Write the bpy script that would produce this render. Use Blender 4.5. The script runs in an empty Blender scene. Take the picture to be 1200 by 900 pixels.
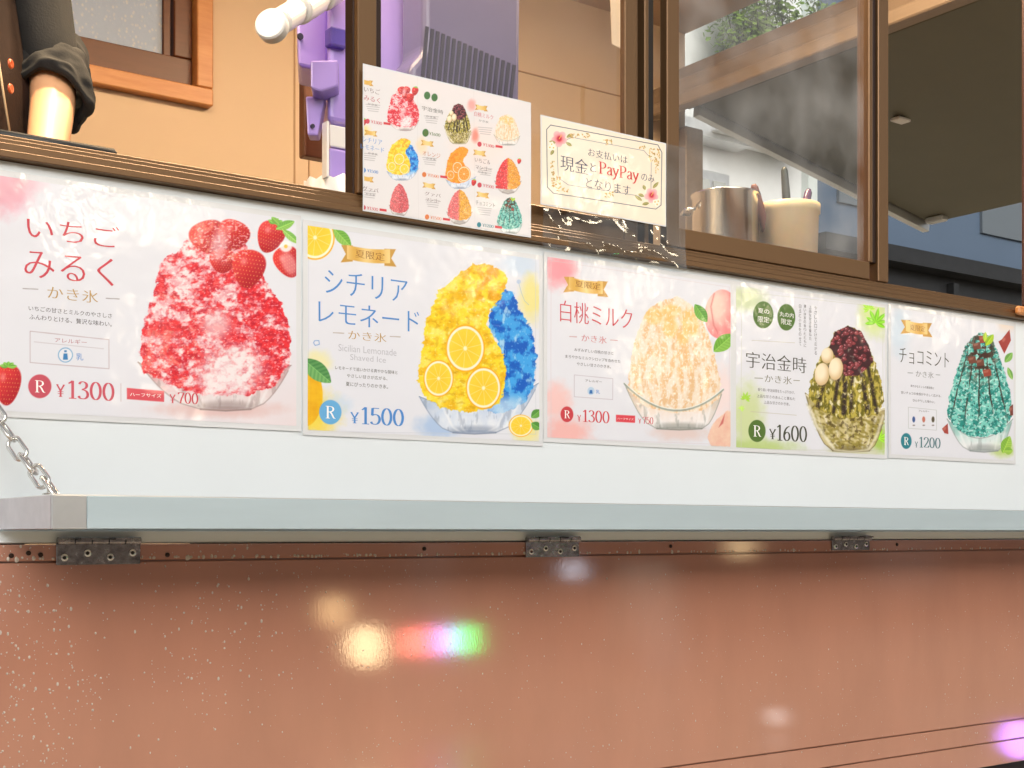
import bpy, bmesh, math, random
import numpy as np
from mathutils import Vector, Matrix, noise as mnoise
random.seed(7)
SC = bpy.context.scene
COL = SC.collection
R = math.radians

# ------------------------------------------------------------------ camera, sky, sun, exposure
F_PX, THETA, D, CZ, HZ = 1550.0, R(35.5), 1.68, 1.0, 624.0     # focal length in photo pixels, yaw, metres to the truck side, camera height, horizon row
cam_d = bpy.data.cameras.new('camera'); cam = bpy.data.objects.new('camera', cam_d); COL.objects.link(cam)
cam.location = (0, -D, CZ); cam.rotation_euler = (R(90), 0, -THETA)
cam_d.sensor_width = 36; cam_d.lens = F_PX*36/1200; cam_d.shift_y = (HZ-450)/1200
cam_d.clip_start = .05; cam_d.clip_end = 600
SC.camera = cam

SUN_EL, SUN_AZ = R(22), R(200)          # azimuth: light arrives over the camera's left shoulder
w = bpy.data.worlds.new('World'); SC.world = w; w.use_nodes = True
nt = w.node_tree; bg = nt.nodes['Background']
sky = nt.nodes.new('ShaderNodeTexSky'); sky.sky_type = 'NISHITA'; sky.sun_disc = False
sky.sun_elevation = SUN_EL; sky.sun_rotation = SUN_AZ; sky.dust_density = 6; sky.air_density = 1.2; sky.ozone_density = .6
hs = nt.nodes.new('ShaderNodeHueSaturation'); hs.inputs['Saturation'].default_value = .25      # overcast: nearly colourless sky
nt.links.new(sky.outputs[0], hs.inputs['Color']); nt.links.new(hs.outputs[0], bg.inputs['Color'])
bg.inputs['Strength'].default_value = .135
sl = bpy.data.lights.new('sun', 'SUN'); sl.energy = .6; sl.angle = R(60); sl.color = (1, .985, .96)
so = bpy.data.objects.new('sun', sl); COL.objects.link(so)
so.rotation_euler = (R(90)-SUN_EL, 0, R(-22)); so.location = (0, -4, 8)
SC.view_settings.view_transform = 'Standard'; SC.view_settings.look = 'None'; SC.view_settings.gamma = 1
SC.view_settings.use_curve_mapping = False; SC.view_settings.exposure = 0.22
SC.cycles.use_denoising = True; SC.cycles.max_bounces = 10; SC.cycles.transparent_max_bounces = 16
SC.cycles.sample_clamp_indirect = 6; SC.cycles.caustics_reflective = False; SC.cycles.caustics_refractive = False

# ------------------------------------------------------------------ helpers
def at(px, py, y=0.0):
    """world point on the plane y=const seen at photo pixel (px, py)"""
    phi = math.atan((px-600)/F_PX); a = phi+THETA; Y = y+D
    dep = Y/math.cos(a)*math.cos(phi)
    return Vector((Y*math.tan(a), y, CZ+(HZ-py)/F_PX*dep))
def X(px, y=0.0): return at(px, 0, y).x

def lin(c):
    c = np.asarray(c, float); return np.where(c <= .04045, c/12.92, ((c+.055)/1.055)**2.4)
def hexc(r, g, b): return tuple(float(v) for v in lin((r/255, g/255, b/255)))

WL = {}
def tag(o, label=None, cat=None, group=None, kind=None):
    for k, v in (('label', label), ('category', cat), ('group', group), ('kind', kind)):
        if v: o[k] = v
    return o
def thing(name, loc, label, cat, group=None):
    o = bpy.data.objects.new(name, None); COL.objects.link(o); o.location = loc; o.empty_display_size = .05
    WL[o.name] = Vector(loc); return tag(o, label, cat, group)
def place(o, parent):
    if parent is not None:
        o.parent = parent; o.location = WL[o.name]-WL[parent.name]
def link_mesh(name, me, mats, parent=None, smooth=False):
    """link a mesh built in world coordinates, origin moved to the middle of its base"""
    n = len(me.vertices); co = np.empty(n*3, np.float32); me.vertices.foreach_get('co', co); co = co.reshape(-1, 3)
    lo, hi = co.min(0), co.max(0); org = Vector(((lo[0]+hi[0])/2, (lo[1]+hi[1])/2, lo[2]))
    co = co-np.array(org, np.float32); me.vertices.foreach_set('co', co.ravel()); me.update()
    for m in (mats if isinstance(mats, (list, tuple)) else [mats]): me.materials.append(m)
    if smooth:
        me.polygons.foreach_set('use_smooth', [True]*len(me.polygons))
    o = bpy.data.objects.new(name, me); COL.objects.link(o); o.location = org; WL[o.name] = org.copy()
    place(o, parent); return o

class MB:
    def __init__(s): s.bm = bmesh.new()
    def box(s, x0, x1, y0, y1, z0, z1, bev=0.0, seg=1):
        r = bmesh.ops.create_cube(s.bm, size=1)
        for v in r['verts']:
            v.co = Vector(((x0+x1)/2+v.co.x*(x1-x0), (y0+y1)/2+v.co.y*(y1-y0), (z0+z1)/2+v.co.z*(z1-z0)))
        if bev:
            es = list({e for v in r['verts'] for e in v.link_edges})
            bmesh.ops.bevel(s.bm, geom=es, offset=bev, segments=seg, affect='EDGES', profile=.5)
        return s
    def sheet(s, x0, x1, y, z0, z1):
        s.bm.faces.new([s.bm.verts.new(p) for p in ((x0, y, z0), (x1, y, z0), (x1, y, z1), (x0, y, z1))]); return s
    def prism(s, pts, dvec, bev=0.0, seg=2):
        """polygon pts (3D) extruded by dvec"""
        dvec = Vector(dvec)
        a = [s.bm.verts.new(Vector(p)) for p in pts]; b = [s.bm.verts.new(Vector(p)+dvec) for p in pts]; n = len(a)
        f = [s.bm.faces.new(a[::-1]), s.bm.faces.new(b)]
        for i in range(n): f.append(s.bm.faces.new((a[i], a[(i+1) % n], b[(i+1) % n], b[i])))
        bmesh.ops.recalc_face_normals(s.bm, faces=f)
        if bev: bmesh.ops.bevel(s.bm, geom=list({e for q in f for e in q.edges}), offset=bev, segments=seg, affect='EDGES', profile=.5)
        return s
    def tube(s, path, rad, n=10, closed=False, cap=True):
        path = [Vector(p) for p in path]; rings = []; m = len(path); pu = None
        for i, p in enumerate(path):
            q0 = path[(i-1) % m] if closed or i else path[i]; q1 = path[(i+1) % m] if closed or i < m-1 else path[i]
            t = (q1-q0).normalized()
            if pu is None: pu = t.orthogonal().normalized()
            u = (pu-t*pu.dot(t)).normalized(); pu = u; v = t.cross(u)
            r = rad[i] if isinstance(rad, (list, tuple)) else rad
            rings.append([s.bm.verts.new(p+(u*math.cos(k*2*math.pi/n)+v*math.sin(k*2*math.pi/n))*r) for k in range(n)])
        for i in range(m if closed else m-1):
            A, B = rings[i], rings[(i+1) % m]
            for k in range(n): s.bm.faces.new((A[k], A[(k+1) % n], B[(k+1) % n], B[k]))
        if not closed and cap: s.bm.faces.new(rings[0][::-1]); s.bm.faces.new(rings[-1])
        return s
    def lathe(s, prof, c, n=40, axis=None):
        """profile (radius, height) about a vertical axis through c (or about axis)"""
        c = Vector(c); q = Vector((0, 0, 1)).rotation_difference(Vector(axis)) if axis is not None else None; rings = []
        for r, h in prof:
            ring = []
            for k in range(n):
                p = Vector((math.cos(k*2*math.pi/n)*r, math.sin(k*2*math.pi/n)*r, h))
                if q: p = q @ p
                ring.append(s.bm.verts.new(c+p))
            rings.append(ring)
        for A, B in zip(rings, rings[1:]):
            for k in range(n): s.bm.faces.new((A[k], A[(k+1) % n], B[(k+1) % n], B[k]))
        if prof[0][0] > 1e-4: s.bm.faces.new(rings[0][::-1])
        if prof[-1][0] > 1e-4: s.bm.faces.new(rings[-1])
        bmesh.ops.remove_doubles(s.bm, verts=[v for g in rings for v in g], dist=1e-6)
        return s
    def build(s, name, mat, parent=None, smooth=False):
        bmesh.ops.recalc_face_normals(s.bm, faces=s.bm.faces)
        me = bpy.data.meshes.new(name); s.bm.to_mesh(me); s.bm.free()
        return link_mesh(name, me, mat, parent, smooth)

# ------------------------------------------------------------------ materials
def mat(name, col, rough=.5, metal=0.0, var=0.0, vscale=8, bump=0.0, bscale=60, coat=0.0, spec=.5, stretch=(1, 1, 1), rvar=0.0, col2=None, emit=None, es=0):
    m = bpy.data.materials.new(name); m.use_nodes = True; t = m.node_tree; b = t.nodes['Principled BSDF']
    b.inputs['Base Color'].default_value = (*col, 1); b.inputs['Roughness'].default_value = rough; b.inputs['Metallic'].default_value = metal
    b.inputs['Coat Weight'].default_value = coat; b.inputs['Coat Roughness'].default_value = .06; b.inputs['Specular IOR Level'].default_value = spec
    if emit: b.inputs['Emission Color'].default_value = (*emit, 1); b.inputs['Emission Strength'].default_value = es
    tc = t.nodes.new('ShaderNodeTexCoord'); mp = t.nodes.new('ShaderNodeMapping'); mp.inputs['Scale'].default_value = stretch
    t.links.new(tc.outputs['Object'], mp.inputs['Vector'])
    if var or col2:
        n = t.nodes.new('ShaderNodeTexNoise'); n.inputs['Scale'].default_value = vscale; n.inputs['Detail'].default_value = 6; n.inputs['Roughness'].default_value = .6
        t.links.new(mp.outputs[0], n.inputs['Vector'])
        r = t.nodes.new('ShaderNodeValToRGB'); r.color_ramp.elements[0].position = .3; r.color_ramp.elements[1].position = .7
        a = col if col2 else tuple(c*(1-var) for c in col); z = col2 if col2 else tuple(min(1, c*(1+var)) for c in col)
        r.color_ramp.elements[0].color = (*a, 1); r.color_ramp.elements[1].color = (*z, 1)
        t.links.new(n.outputs['Fac'], r.inputs[0]); t.links.new(r.outputs[0], b.inputs['Base Color'])
        if rvar:
            q = t.nodes.new('ShaderNodeMapRange'); q.inputs['To Min'].default_value = rough-rvar; q.inputs['To Max'].default_value = rough+rvar
            t.links.new(n.outputs['Fac'], q.inputs['Value']); t.links.new(q.outputs[0], b.inputs['Roughness'])
    if bump:
        n = t.nodes.new('ShaderNodeTexNoise'); n.inputs['Scale'].default_value = bscale; n.inputs['Detail'].default_value = 4
        t.links.new(mp.outputs[0], n.inputs['Vector'])
        u = t.nodes.new('ShaderNodeBump'); u.inputs['Strength'].default_value = bump; u.inputs['Distance'].default_value = .002
        t.links.new(n.outputs['Fac'], u.inputs['Height']); t.links.new(u.outputs[0], b.inputs['Normal'])
        if coat: t.links.new(u.outputs[0], b.inputs['Coat Normal'])
    return m

def glass_mat(name, tint=(1, 1, 1), rough=0.0, ior=1.5, bump=0.0, bscale=20, dust_haze=0.0):
    """thin pane: fresnel mix of see-through and mirror, with an optional pale film for dust and painted reflection haze"""
    m = bpy.data.materials.new(name); m.use_nodes = True; t = m.node_tree; t.nodes.clear()
    o = t.nodes.new('ShaderNodeOutputMaterial'); mx = t.nodes.new('ShaderNodeMixShader'); tr = t.nodes.new('ShaderNodeBsdfTransparent'); gl = t.nodes.new('ShaderNodeBsdfGlossy')
    tr.inputs[0].default_value = (*tint, 1); gl.inputs['Roughness'].default_value = rough
    lw = t.nodes.new('ShaderNodeLayerWeight'); f0 = ((ior-1)/(ior+1))**2*1.7
    pw = t.nodes.new('ShaderNodeMath'); pw.operation = 'POWER'; pw.inputs[1].default_value = 4; t.links.new(lw.outputs['Facing'], pw.inputs[0])
    fr = t.nodes.new('ShaderNodeMapRange'); fr.inputs['To Min'].default_value = f0; t.links.new(pw.outputs[0], fr.inputs['Value'])
    t.links.new(fr.outputs[0], mx.inputs[0]); t.links.new(gl.outputs[0], mx.inputs[2])
    t.links.new(mx.outputs[0], o.inputs[0])
    tc = t.nodes.new('ShaderNodeTexCoord')
    if dust_haze:
        df = t.nodes.new('ShaderNodeBsdfDiffuse'); df.inputs[0].default_value = (.75, .74, .72, 1)
        n = t.nodes.new('ShaderNodeTexNoise'); n.inputs['Scale'].default_value = 9; n.inputs['Detail'].default_value = 8; t.links.new(tc.outputs['Object'], n.inputs['Vector'])
        q = t.nodes.new('ShaderNodeMapRange'); q.inputs['From Min'].default_value = .35; q.inputs['From Max'].default_value = .75; q.inputs['To Max'].default_value = dust_haze
        t.links.new(n.outputs['Fac'], q.inputs['Value'])
        m2 = t.nodes.new('ShaderNodeMixShader'); t.links.new(q.outputs[0], m2.inputs[0]); t.links.new(tr.outputs[0], m2.inputs[1]); t.links.new(df.outputs[0], m2.inputs[2]); t.links.new(m2.outputs[0], mx.inputs[1])
    else: t.links.new(tr.outputs[0], mx.inputs[1])
    if bump:
        n = t.nodes.new('ShaderNodeTexNoise'); n.inputs['Scale'].default_value = bscale; n.inputs['Detail'].default_value = 3; n.inputs['Distortion'].default_value = .6; t.links.new(tc.outputs['Object'], n.inputs['Vector'])
        u = t.nodes.new('ShaderNodeBump'); u.inputs['Strength'].default_value = bump; u.inputs['Distance'].default_value = .01
        t.links.new(n.outputs['Fac'], u.inputs['Height']); t.links.new(u.outputs[0], gl.inputs['Normal']); t.links.new(u.outputs[0], lw.inputs['Normal'])
    return m

def emit_mat(name, col, s):
    m = bpy.data.materials.new(name); m.use_nodes = True; b = m.node_tree.nodes['Principled BSDF']
    b.inputs['Base Color'].default_value = (*[min(.8, c) for c in col], 1); b.inputs['Emission Color'].default_value = (*col, 1); b.inputs['Emission Strength'].default_value = s
    return m

M = {}
M['white'] = mat('painted_white_panel', (.745, .795, .82), .35, var=.02, vscale=3, bump=.04, bscale=25, spec=.4)
M['brown'] = mat('brown_gloss_paint', hexc(184, 130, 107), .06, var=.06, vscale=6, bump=.014, bscale=240, coat=1.0, spec=1.0, stretch=(1.6, 1, .6), rvar=.02)
M['brown'].node_tree.nodes['Principled BSDF'].inputs['Coat IOR'].default_value = 1.9
M['bronze'] = mat('bronze_aluminium', hexc(114, 86, 58), .34, .5, var=.02, vscale=3, bump=.02, bscale=160)
M['bronze_dark'] = mat('dark_bronze', hexc(46, 28, 20), .4, .4, var=.1)
M['black'] = mat('black_rubber', (.012, .012, .012), .5, var=.2)
M['cream'] = mat('cream_wallboard', hexc(214, 188, 160), .6, var=.02, vscale=3, bump=.03, bscale=90)
M['wood'] = mat('orange_pine', hexc(188, 120, 66), .4, col2=hexc(206, 144, 88), vscale=7, stretch=(1, 8, 8), bump=.03)
M['darkwood'] = mat('dark_stained_sash', hexc(96, 52, 28), .4, var=.12, stretch=(1, 8, 8))
M['beam'] = mat('tan_beam', hexc(152, 134, 116), .5, var=.08, stretch=(8, .6, 8))
M['steel'] = mat('brushed_steel', (.72, .71, .68), .22, 1.0, var=.05, vscale=5, bump=.02, bscale=80, stretch=(1, 1, .1))
M['galv'] = mat('galvanised_aluminium', (.70, .72, .73), .32, .75, var=.07, vscale=14, rvar=.08)
M['shelf'] = mat('pale_laminate', (.64, .71, .70), .28, .15, var=.03, vscale=6)
M['hinge'] = mat('zinc_hinge', (.34, .33, .35), .25, .9, var=.35, vscale=90, bump=.2, bscale=150, rvar=.1)
M['hatch'] = mat('grey_hatch_skin', hexc(108, 106, 90), .5, var=.06, vscale=3)
M['lavender'] = mat('lavender_plastic', hexc(172, 148, 228), .3, var=.02, coat=.3)
M['violet'] = mat('violet_plastic', hexc(92, 74, 176), .35)
M['slate'] = mat('slate_blue_plastic', hexc(104, 98, 134), .32, var=.03, coat=.3)
M['slot'] = mat('dark_slot', hexc(44, 42, 66), .6)
M['whiteplastic'] = mat('white_plastic', (.85, .84, .82), .35, coat=.2)

# ------------------------------------------------------------------ ground and surroundings
def ground():
    mb = MB(); mb.box(-60, 60, -6.3, 60, -.2, 0); g = mb.build('pavement', None)
    g.data.materials.clear()
    m = mat('wet_pavers', hexc(208, 192, 166), .3, var=.12, vscale=1.3, bump=.15, bscale=30, spec=.7, rvar=.12)
    t = m.node_tree; b = t.nodes['Principled BSDF']; br = t.nodes.new('ShaderNodeTexBrick'); br.inputs['Scale'].default_value = 3.2; br.inputs['Mortar Size'].default_value = .012
    tc = t.nodes['Texture Coordinate']; t.links.new(tc.outputs['Object'], br.inputs['Vector'])
    br.inputs['Color1'].default_value = (1, 1, 1, 1); br.inputs['Color2'].default_value = (.86, .84, .82, 1); br.inputs['Mortar'].default_value = (.45, .43, .41, 1)
    mm = t.nodes.new('ShaderNodeMixRGB'); mm.blend_type = 'MULTIPLY'; mm.inputs[0].default_value = 1
    src = b.inputs['Base Color'].links[0].from_socket; t.links.new(src, mm.inputs[1]); t.links.new(br.outputs['Color'], mm.inputs[2]); t.links.new(mm.outputs[0], b.inputs['Base Color'])
    g.data.materials.append(m); tag(g, kind='structure')
    mb = MB(); mb.box(-60, 60, -9.2, -6.3, -.3, -.12); r = mb.build('road', mat('wet_stone_road', (.50, .42, .33), .3, var=.2, vscale=20, bump=.4, bscale=120, spec=.6)); tag(r, kind='structure')
    mb = MB(); mb.box(-60, 60, -60, -9.2, -.25, 0); r = mb.build('far_pavement', mat('far_pavers', (.3, .27, .24), .4, var=.15)); tag(r, kind='structure')
ground()

def facade(name, x0, x1, y0, y1, h, wall, glass, label, cols, rows, side=1, z0=1.0, trim=None, cat='building'):
    """a block with framed windows on the side facing the truck"""
    root = thing(name, ((x0+x1)/2, (y0+y1)/2, 0), label, cat)
    MB().box(x0, x1, y0, y1, 0, h).build('wall', wall, root)
    yf = y0 if side > 0 else y1; s = -1 if side > 0 else 1
    MB().box(x0-.1, x1+.1, min(yf, yf+s*.15), max(yf, yf+s*.15), h-.3, h+.1).build('cornice', trim or wall, root)
    cw = (x1-x0)/cols; rh = (h-z0-.5)/rows
    for i in range(cols):
        for j in range(rows):
            a, b = x0+cw*(i+.18), x0+cw*(i+.82); c, d = z0+rh*(j+.12), z0+rh*(j+.82)
            fr = MB(); t = .06
            ya, yb = sorted((yf+s*.002, yf+s*.06))
            fr.box(a, b, ya, yb, c, c+t).box(a, b, ya, yb, d-t, d).box(a, a+t, ya, yb, c+t, d-t).box(b-t, b, ya, yb, c+t, d-t).box((a+b)/2-t/2, (a+b)/2+t/2, ya, yb, c+t, d-t)
            wn = fr.build('window', trim or wall, root)
            ya, yb = sorted((yf+s*.004, yf+s*.02))
            MB().box(a+t, b-t, ya, yb, c+t, d-t).build('pane', glass, wn)
    return root
M['farglass'] = mat('far_window_glass', (.10, .12, .14), .08, spec=1.0)
M['concrete'] = mat('tan_stone', hexc(190, 164, 138), .6, var=.15, vscale=2)
M['plinth'] = mat('grey_plinth_stone', (.52, .42, .40), .5, var=.2)
M['paleblock'] = mat('pale_render', (.72, .75, .76), .7, var=.05, vscale=1)
M['blueblock'] = mat('blue_grey_cladding', hexc(78, 94, 114), .35, var=.08, vscale=.6)
M['blackblock'] = mat('black_plinth', (.015, .016, .018), .4, var=.2)
facade('street_building', -30, 34, -24, -13, 4.6, M['concrete'], M['farglass'], 'tan stone shop building across the street, mirrored in the brown panel', 14, 1, side=-1, z0=1.6, trim=M['bronze_dark'])
mb = MB(); mb.box(-30, 34, -12.99, -12.8, 0, 1.1); mb.build('plinth', M['plinth'], bpy.data.objects['street_building'])

# buildings seen through the open rear of the truck
def rear_view():
    y = 8.0
    xa, xb = X(700, y), X(948, y)
    r = thing('white_building', ((xa+xb)/2, y+3, 0), 'white rendered building with grey window seen behind the steel pot', 'building')
    MB().box(xa, xb, y, y+5, 0, 9).build('wall', M['paleblock'], r)
    p0, p1 = at(806, 196, y), at(852, 300, y)
    MB().box(p0.x, p1.x, y-.04, y-.002, p1.z-3, p0.z, .01).build('window', M['galv'], r)
    for a, b in ((p0.x+.08, (p0.x+p1.x)/2-.03), ((p0.x+p1.x)/2+.03, p1.x-.08)):
        MB().box(a, b, y-.06, y-.042, p1.z-2.9, p0.z-.1).build('pane', mat('grey_shade', (.42, .44, .42), .3), r)
    MB().box(p0.x-.3, p1.x+.1, y-.25, y-.003, p0.z+.25, p0.z+.4).build('ledge', M['galv'], r)
    MB().box(xb-.12, xb+.02, y-.1, y-.004, 0, 8.9).build('downpipe', M['shelf'], r)
    xc, xd = xb+.1, xb+30
    r = thing('blue_building', ((xc+xd)/2, y+3, 0), 'blue grey clad building on a black base, seen under the raised hatch', 'building')
    zt = at(1042, 297, y).z
    MB().box(xc, xd, y+.1, y+6, 0, zt).build('plinth', M['blackblock'], r)
    MB().box(xc, xd, y+.14, y+6, zt+.002, zt+7).build('wall', M['blueblock'], r)
    MB().box(xc, xd, y-.15, y+.097, zt-.12, zt+.06).build('ledge', M['blackblock'], r)
    for i in range(9):
        a = xc+.5+i*2.6
        MB().box(a, a+.9, y+.1, y+.138, zt+.5, zt+2.6).build('window', M['farglass'], r)
        MB().box(a+1.9, a+2.0, y+.0, y+.095, 0, zt-.2).build('pilaster', M['blackblock'], r)
rear_view()

def balcony_plant():
    y = 7.6; c = at(905, 92, y); t = thing('balcony_plant', c-Vector((0, 0, .75)), 'leafy green shrub on the white building, seen above the raised hatch', 'plant')
    MB().box(c.x-.7, c.x+.6, y-.2, y+.38, c.z-.62, c.z-.44, .01).build('planter', M['paleblock'], t)
    st = MB(); rr = random.Random(4); bm = bmesh.new()
    tips = []
    for k in range(40):
        a = Vector((c.x+rr.uniform(-.55, .5), y+rr.uniform(-.05, .2), c.z-.44)); b = a+Vector((rr.uniform(-.4, .4), rr.uniform(-.3, .1), rr.uniform(.5, 1.5)))
        m_ = a.lerp(b, .5)+Vector((rr.uniform(-.08, .08), 0, 0)); st.tube([a, m_, b], [.010, .007, .003], 5); tips.append((a, m_, b))
    st.build('stem', mat('green_stem', (.06, .07, .03), .7), t)
    for i in range(6500):
        a, m_, b = rr.choice(tips); f = rr.random()**.6; p = (a.lerp(m_, f*2) if f < .5 else m_.lerp(b, f*2-1))+Vector((rr.gauss(0, .09), rr.gauss(0, .08), rr.gauss(0, .08)))
        d = Vector((rr.gauss(0, 1), rr.gauss(0, 1)-.4, rr.gauss(0, 1))).normalized(); e = d.orthogonal().normalized()*.026; L = rr.uniform(.05, .10)
        vs = [bm.verts.new(q) for q in (p, p+d*L*.5+e, p+d*L, p+d*L*.5-e)]; bm.faces.new(vs)
    me = bpy.data.meshes.new('foliage'); bm.to_mesh(me); bm.free()
    fm = mat('shrub_leaves', (.10, .20, .03), .45, col2=(.20, .30, .05), vscale=3); link_mesh('foliage', me, fm, t)
balcony_plant()

# ------------------------------------------------------------------ the food truck
TX0, TX1, TY1, FLOOR, ROOF = -.6, 3.1, 1.65, .6, 2.76
ZS0, ZS1 = 1.456, 1.487                 # window sill
truck = thing('food_truck', (1.3, .8, 0), 'white and brown shaved ice truck with bronze framed serving windows and hinged counter', 'food truck')
def T(mb, name, m, parent=None, smooth=False, label=None):
    o = mb.build(name, M[m] if isinstance(m, str) else m, parent or truck, smooth)
    if label: o['label'] = label
    return o

T(MB().box(TX0, TX1, 0, .03, .986, ZS0-.001), 'body_panel', 'white')
sk = MB()
for a, b in ((.9645, .985), (.603, .9625), (.562, .601), (.512, .560)):
    sk.box(TX0, TX1, -.012, .0, a, b, .0012)
sk.box(TX0, TX1, -.001, .02, .512, .984)
skirt = T(sk, 'skirt_panel', 'brown')
T(MB().box(TX0, TX1, -.008, -.0005, .9868, 1.0025, .001), 'base_trim', mat('white_trim', (.80, .88, .92), .4))
T(MB().box(TX0+.05, TX1-.05, .03, TY1, .42, .58), 'chassis', 'black')
for xx in (.15, 2.45):
    wl = MB().lathe([(.0, -.1), (.20, -.1), (.30, -.09), (.33, -.06), (.33, .06), (.30, .09), (.0, .1)], (xx, .22, .33), 40, (0, 1, 0)); wo = T(wl, 'wheel', 'black', smooth=False)
    T(MB().lathe([(0, -.02), (.17, -.02), (.19, .0), (0, .01)], (xx, .11, .33), 32, (0, 1, 0)), 'rim', 'steel', wo)
# sill: a stepped extrusion
si = MB()
for a, b, y in ((ZS0, ZS0+.009, -.016), (ZS0+.0095, ZS0+.019, -.011), (ZS0+.0195, ZS0+.0255, -.006), (ZS0+.026, ZS1, -.001)):
    si.box(TX0, TX1, y, .06, a, b, .001)
T(si, 'sill', 'bronze')
ZT = 2.28
# posts and the two glazed windows; px columns read off the photo, all on the side wall
def bx(p0, p1, y0, y1, z0, z1, bev=.0015): return (X(p0), X(p1), y0, y1, z0, z1, bev)
T(MB().box(*bx(418, 440, -.004, .008, ZS1+.001, ZT)), 'post', 'bronze')
T(MB().box(X(404, .034), X(437, .034), .0085, .034, ZS1+.001, ZT, .0015), 'jamb', 'bronze_dark')
GB = 1.522
wa = MB(); wa.box(*bx(738, 752, .012, .026, ZS1+.001, ZT)).box(*bx(440.5, 736.8, .012, .035, ZS1+.001, GB))
winA = T(wa, 'window', 'bronze')
T(MB().sheet(X(440.5), X(736.8), .024, GB+.001, ZT), 'pane', glass_mat('window_pane', (.96, .95, .93), bump=.02, bscale=3, dust_haze=.05), winA)
T(MB().box(*bx(752.5, 757, .02, .05, ZS1+.001, ZT)).box(*bx(763, 768, .016, .05, ZS1+.001, ZT)), 'track', 'bronze')
T(MB().box(*bx(768.5, 780, .03, .055, ZS1+.001, ZT)).box(*bx(757.2, 762.6, .04, .055, ZS1+.001, ZT)), 'weather_seal', 'black')
wb = MB(); wb.box(*bx(780.5, 795, -.003, .016, ZS1+.001, ZT)).box(*bx(795.2, 1018, -.003, .03, ZS1+.001, GB)).box(*bx(1028, 1040, -.003, .03, ZS1+.001, ZT))
winB = T(wb, 'window', 'bronze')
T(MB().sheet(X(795.4), X(1018), .012, GB+.001, ZT), 'pane', glass_mat('hazy_window_pane', (.93, .93, .92), bump=.03, bscale=4, dust_haze=.24), winB)  # strong pale film stands in for whitish reflections on this pane
T(MB().box(*bx(1018.4, 1023, .0, .03, GB+.001, ZT)), 'edge_bead', 'bronze', winB)
T(MB().box(*bx(1023.3, 1027.7, .002, .03, GB+.001, ZT)), 'seal', 'bronze_dark', winB)
T(MB().box(*bx(1040.4, 1043.5, .03, .06, ZS1+.001, ZT)), 'jamb', 'bronze_dark')
T(MB().box(*bx(1199, 1235, -.003, .004, ZS1+.001, ZT)), 'post', mat('reddish_post', hexc(70, 40, 30), .4, .3, var=.1))
p = at(1190, 365)
T(MB().box(p.x-.03, p.x+.05, -.03, -.0165, p.z-.012, p.z+.006, .004), 'latch', 'wood')
# top of the side, roof, floor, ends, back
T(MB().box(TX0, TX1, 0, .06, ZT+.001, ROOF), 'upper_panel', 'white')
T(MB().box(TX0, TX1+.02, -.04, TY1+.06, ROOF+.001, ROOF+.05, .01), 'roof', 'white')
T(MB().box(TX0, TX1, .062, TY1-.001, ROOF-.06, ROOF-.001), 'ceiling', 'cream')
T(MB().box(TX0, TX1, .031, TY1, FLOOR-.018, FLOOR), 'floor', 'galv')
T(MB().box(TX0-.04, TX0-.001, 0, TY1, .6, ROOF), 'end_wall', 'white')
ww0, ww1 = at(60, 60, TY1), at(245, 128, TY1)       # interior window in the back wall
WX0, WX1, WZ0, WZ1 = ww1.x-.78, ww1.x, ww1.z, ww1.z+.42
bw = MB()
bw.box(TX0, WX0, TY1, TY1+.05, FLOOR, ROOF).box(WX1, TX1, TY1, TY1+.05, FLOOR, ROOF).box(WX0, WX1, TY1, TY1+.05, FLOOR, WZ0).box(WX0, WX1, TY1, TY1+.05, WZ1, ROOF)
T(bw, 'back_wall', 'cream')
se = MB()
for px in (345, 362): se.box(X(px, TY1)-.002, X(px, TY1)+.002, TY1-.003, TY1-.0005, FLOOR+.01, ROOF-.07)
zz = at(640, 92, TY1).z
se.box(X(362, TY1)+.004, TX1-.06, TY1-.003, TY1-.0006, zz, zz+.004)
T(se, 'panel_joint', mat('joint_strip', hexc(176, 140, 104), .5))
# back window
c = .045
cs = MB()
cs.box(WX0, WX1, TY1-.03, TY1+.06, WZ0, WZ0+c, .003).box(WX0, WX1, TY1-.03, TY1+.06, WZ1-c, WZ1, .003)
cs.box(WX0, WX0+c, TY1-.03, TY1+.06, WZ0+c+.001, WZ1-c-.001, .003).box(WX1-c, WX1, TY1-.03, TY1+.06, WZ0+c+.001, WZ1-c-.001, .003)
bwin = T(cs, 'back_window', 'wood')
a, b, e, f = WX0+c+.001, WX1-c-.001, WZ0+c+.001, WZ1-c-.001; s = .075
sh = MB().box(a, b, TY1+.0, TY1+.05, e, e+s, .003).box(a, b, TY1+.0, TY1+.05, f-.05, f, .003).box(a, a+.05, TY1+.0, TY1+.05, e+s+.001, f-.051, .003).box(b-.05, b, TY1+.0, TY1+.05, e+s+.001, f-.051, .003)
sh.box(b-.075, b-.055, TY1+.012, TY1+.05, e+s+.001, f-.051, .002)
T(sh, 'sash', 'darkwood', bwin)
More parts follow.
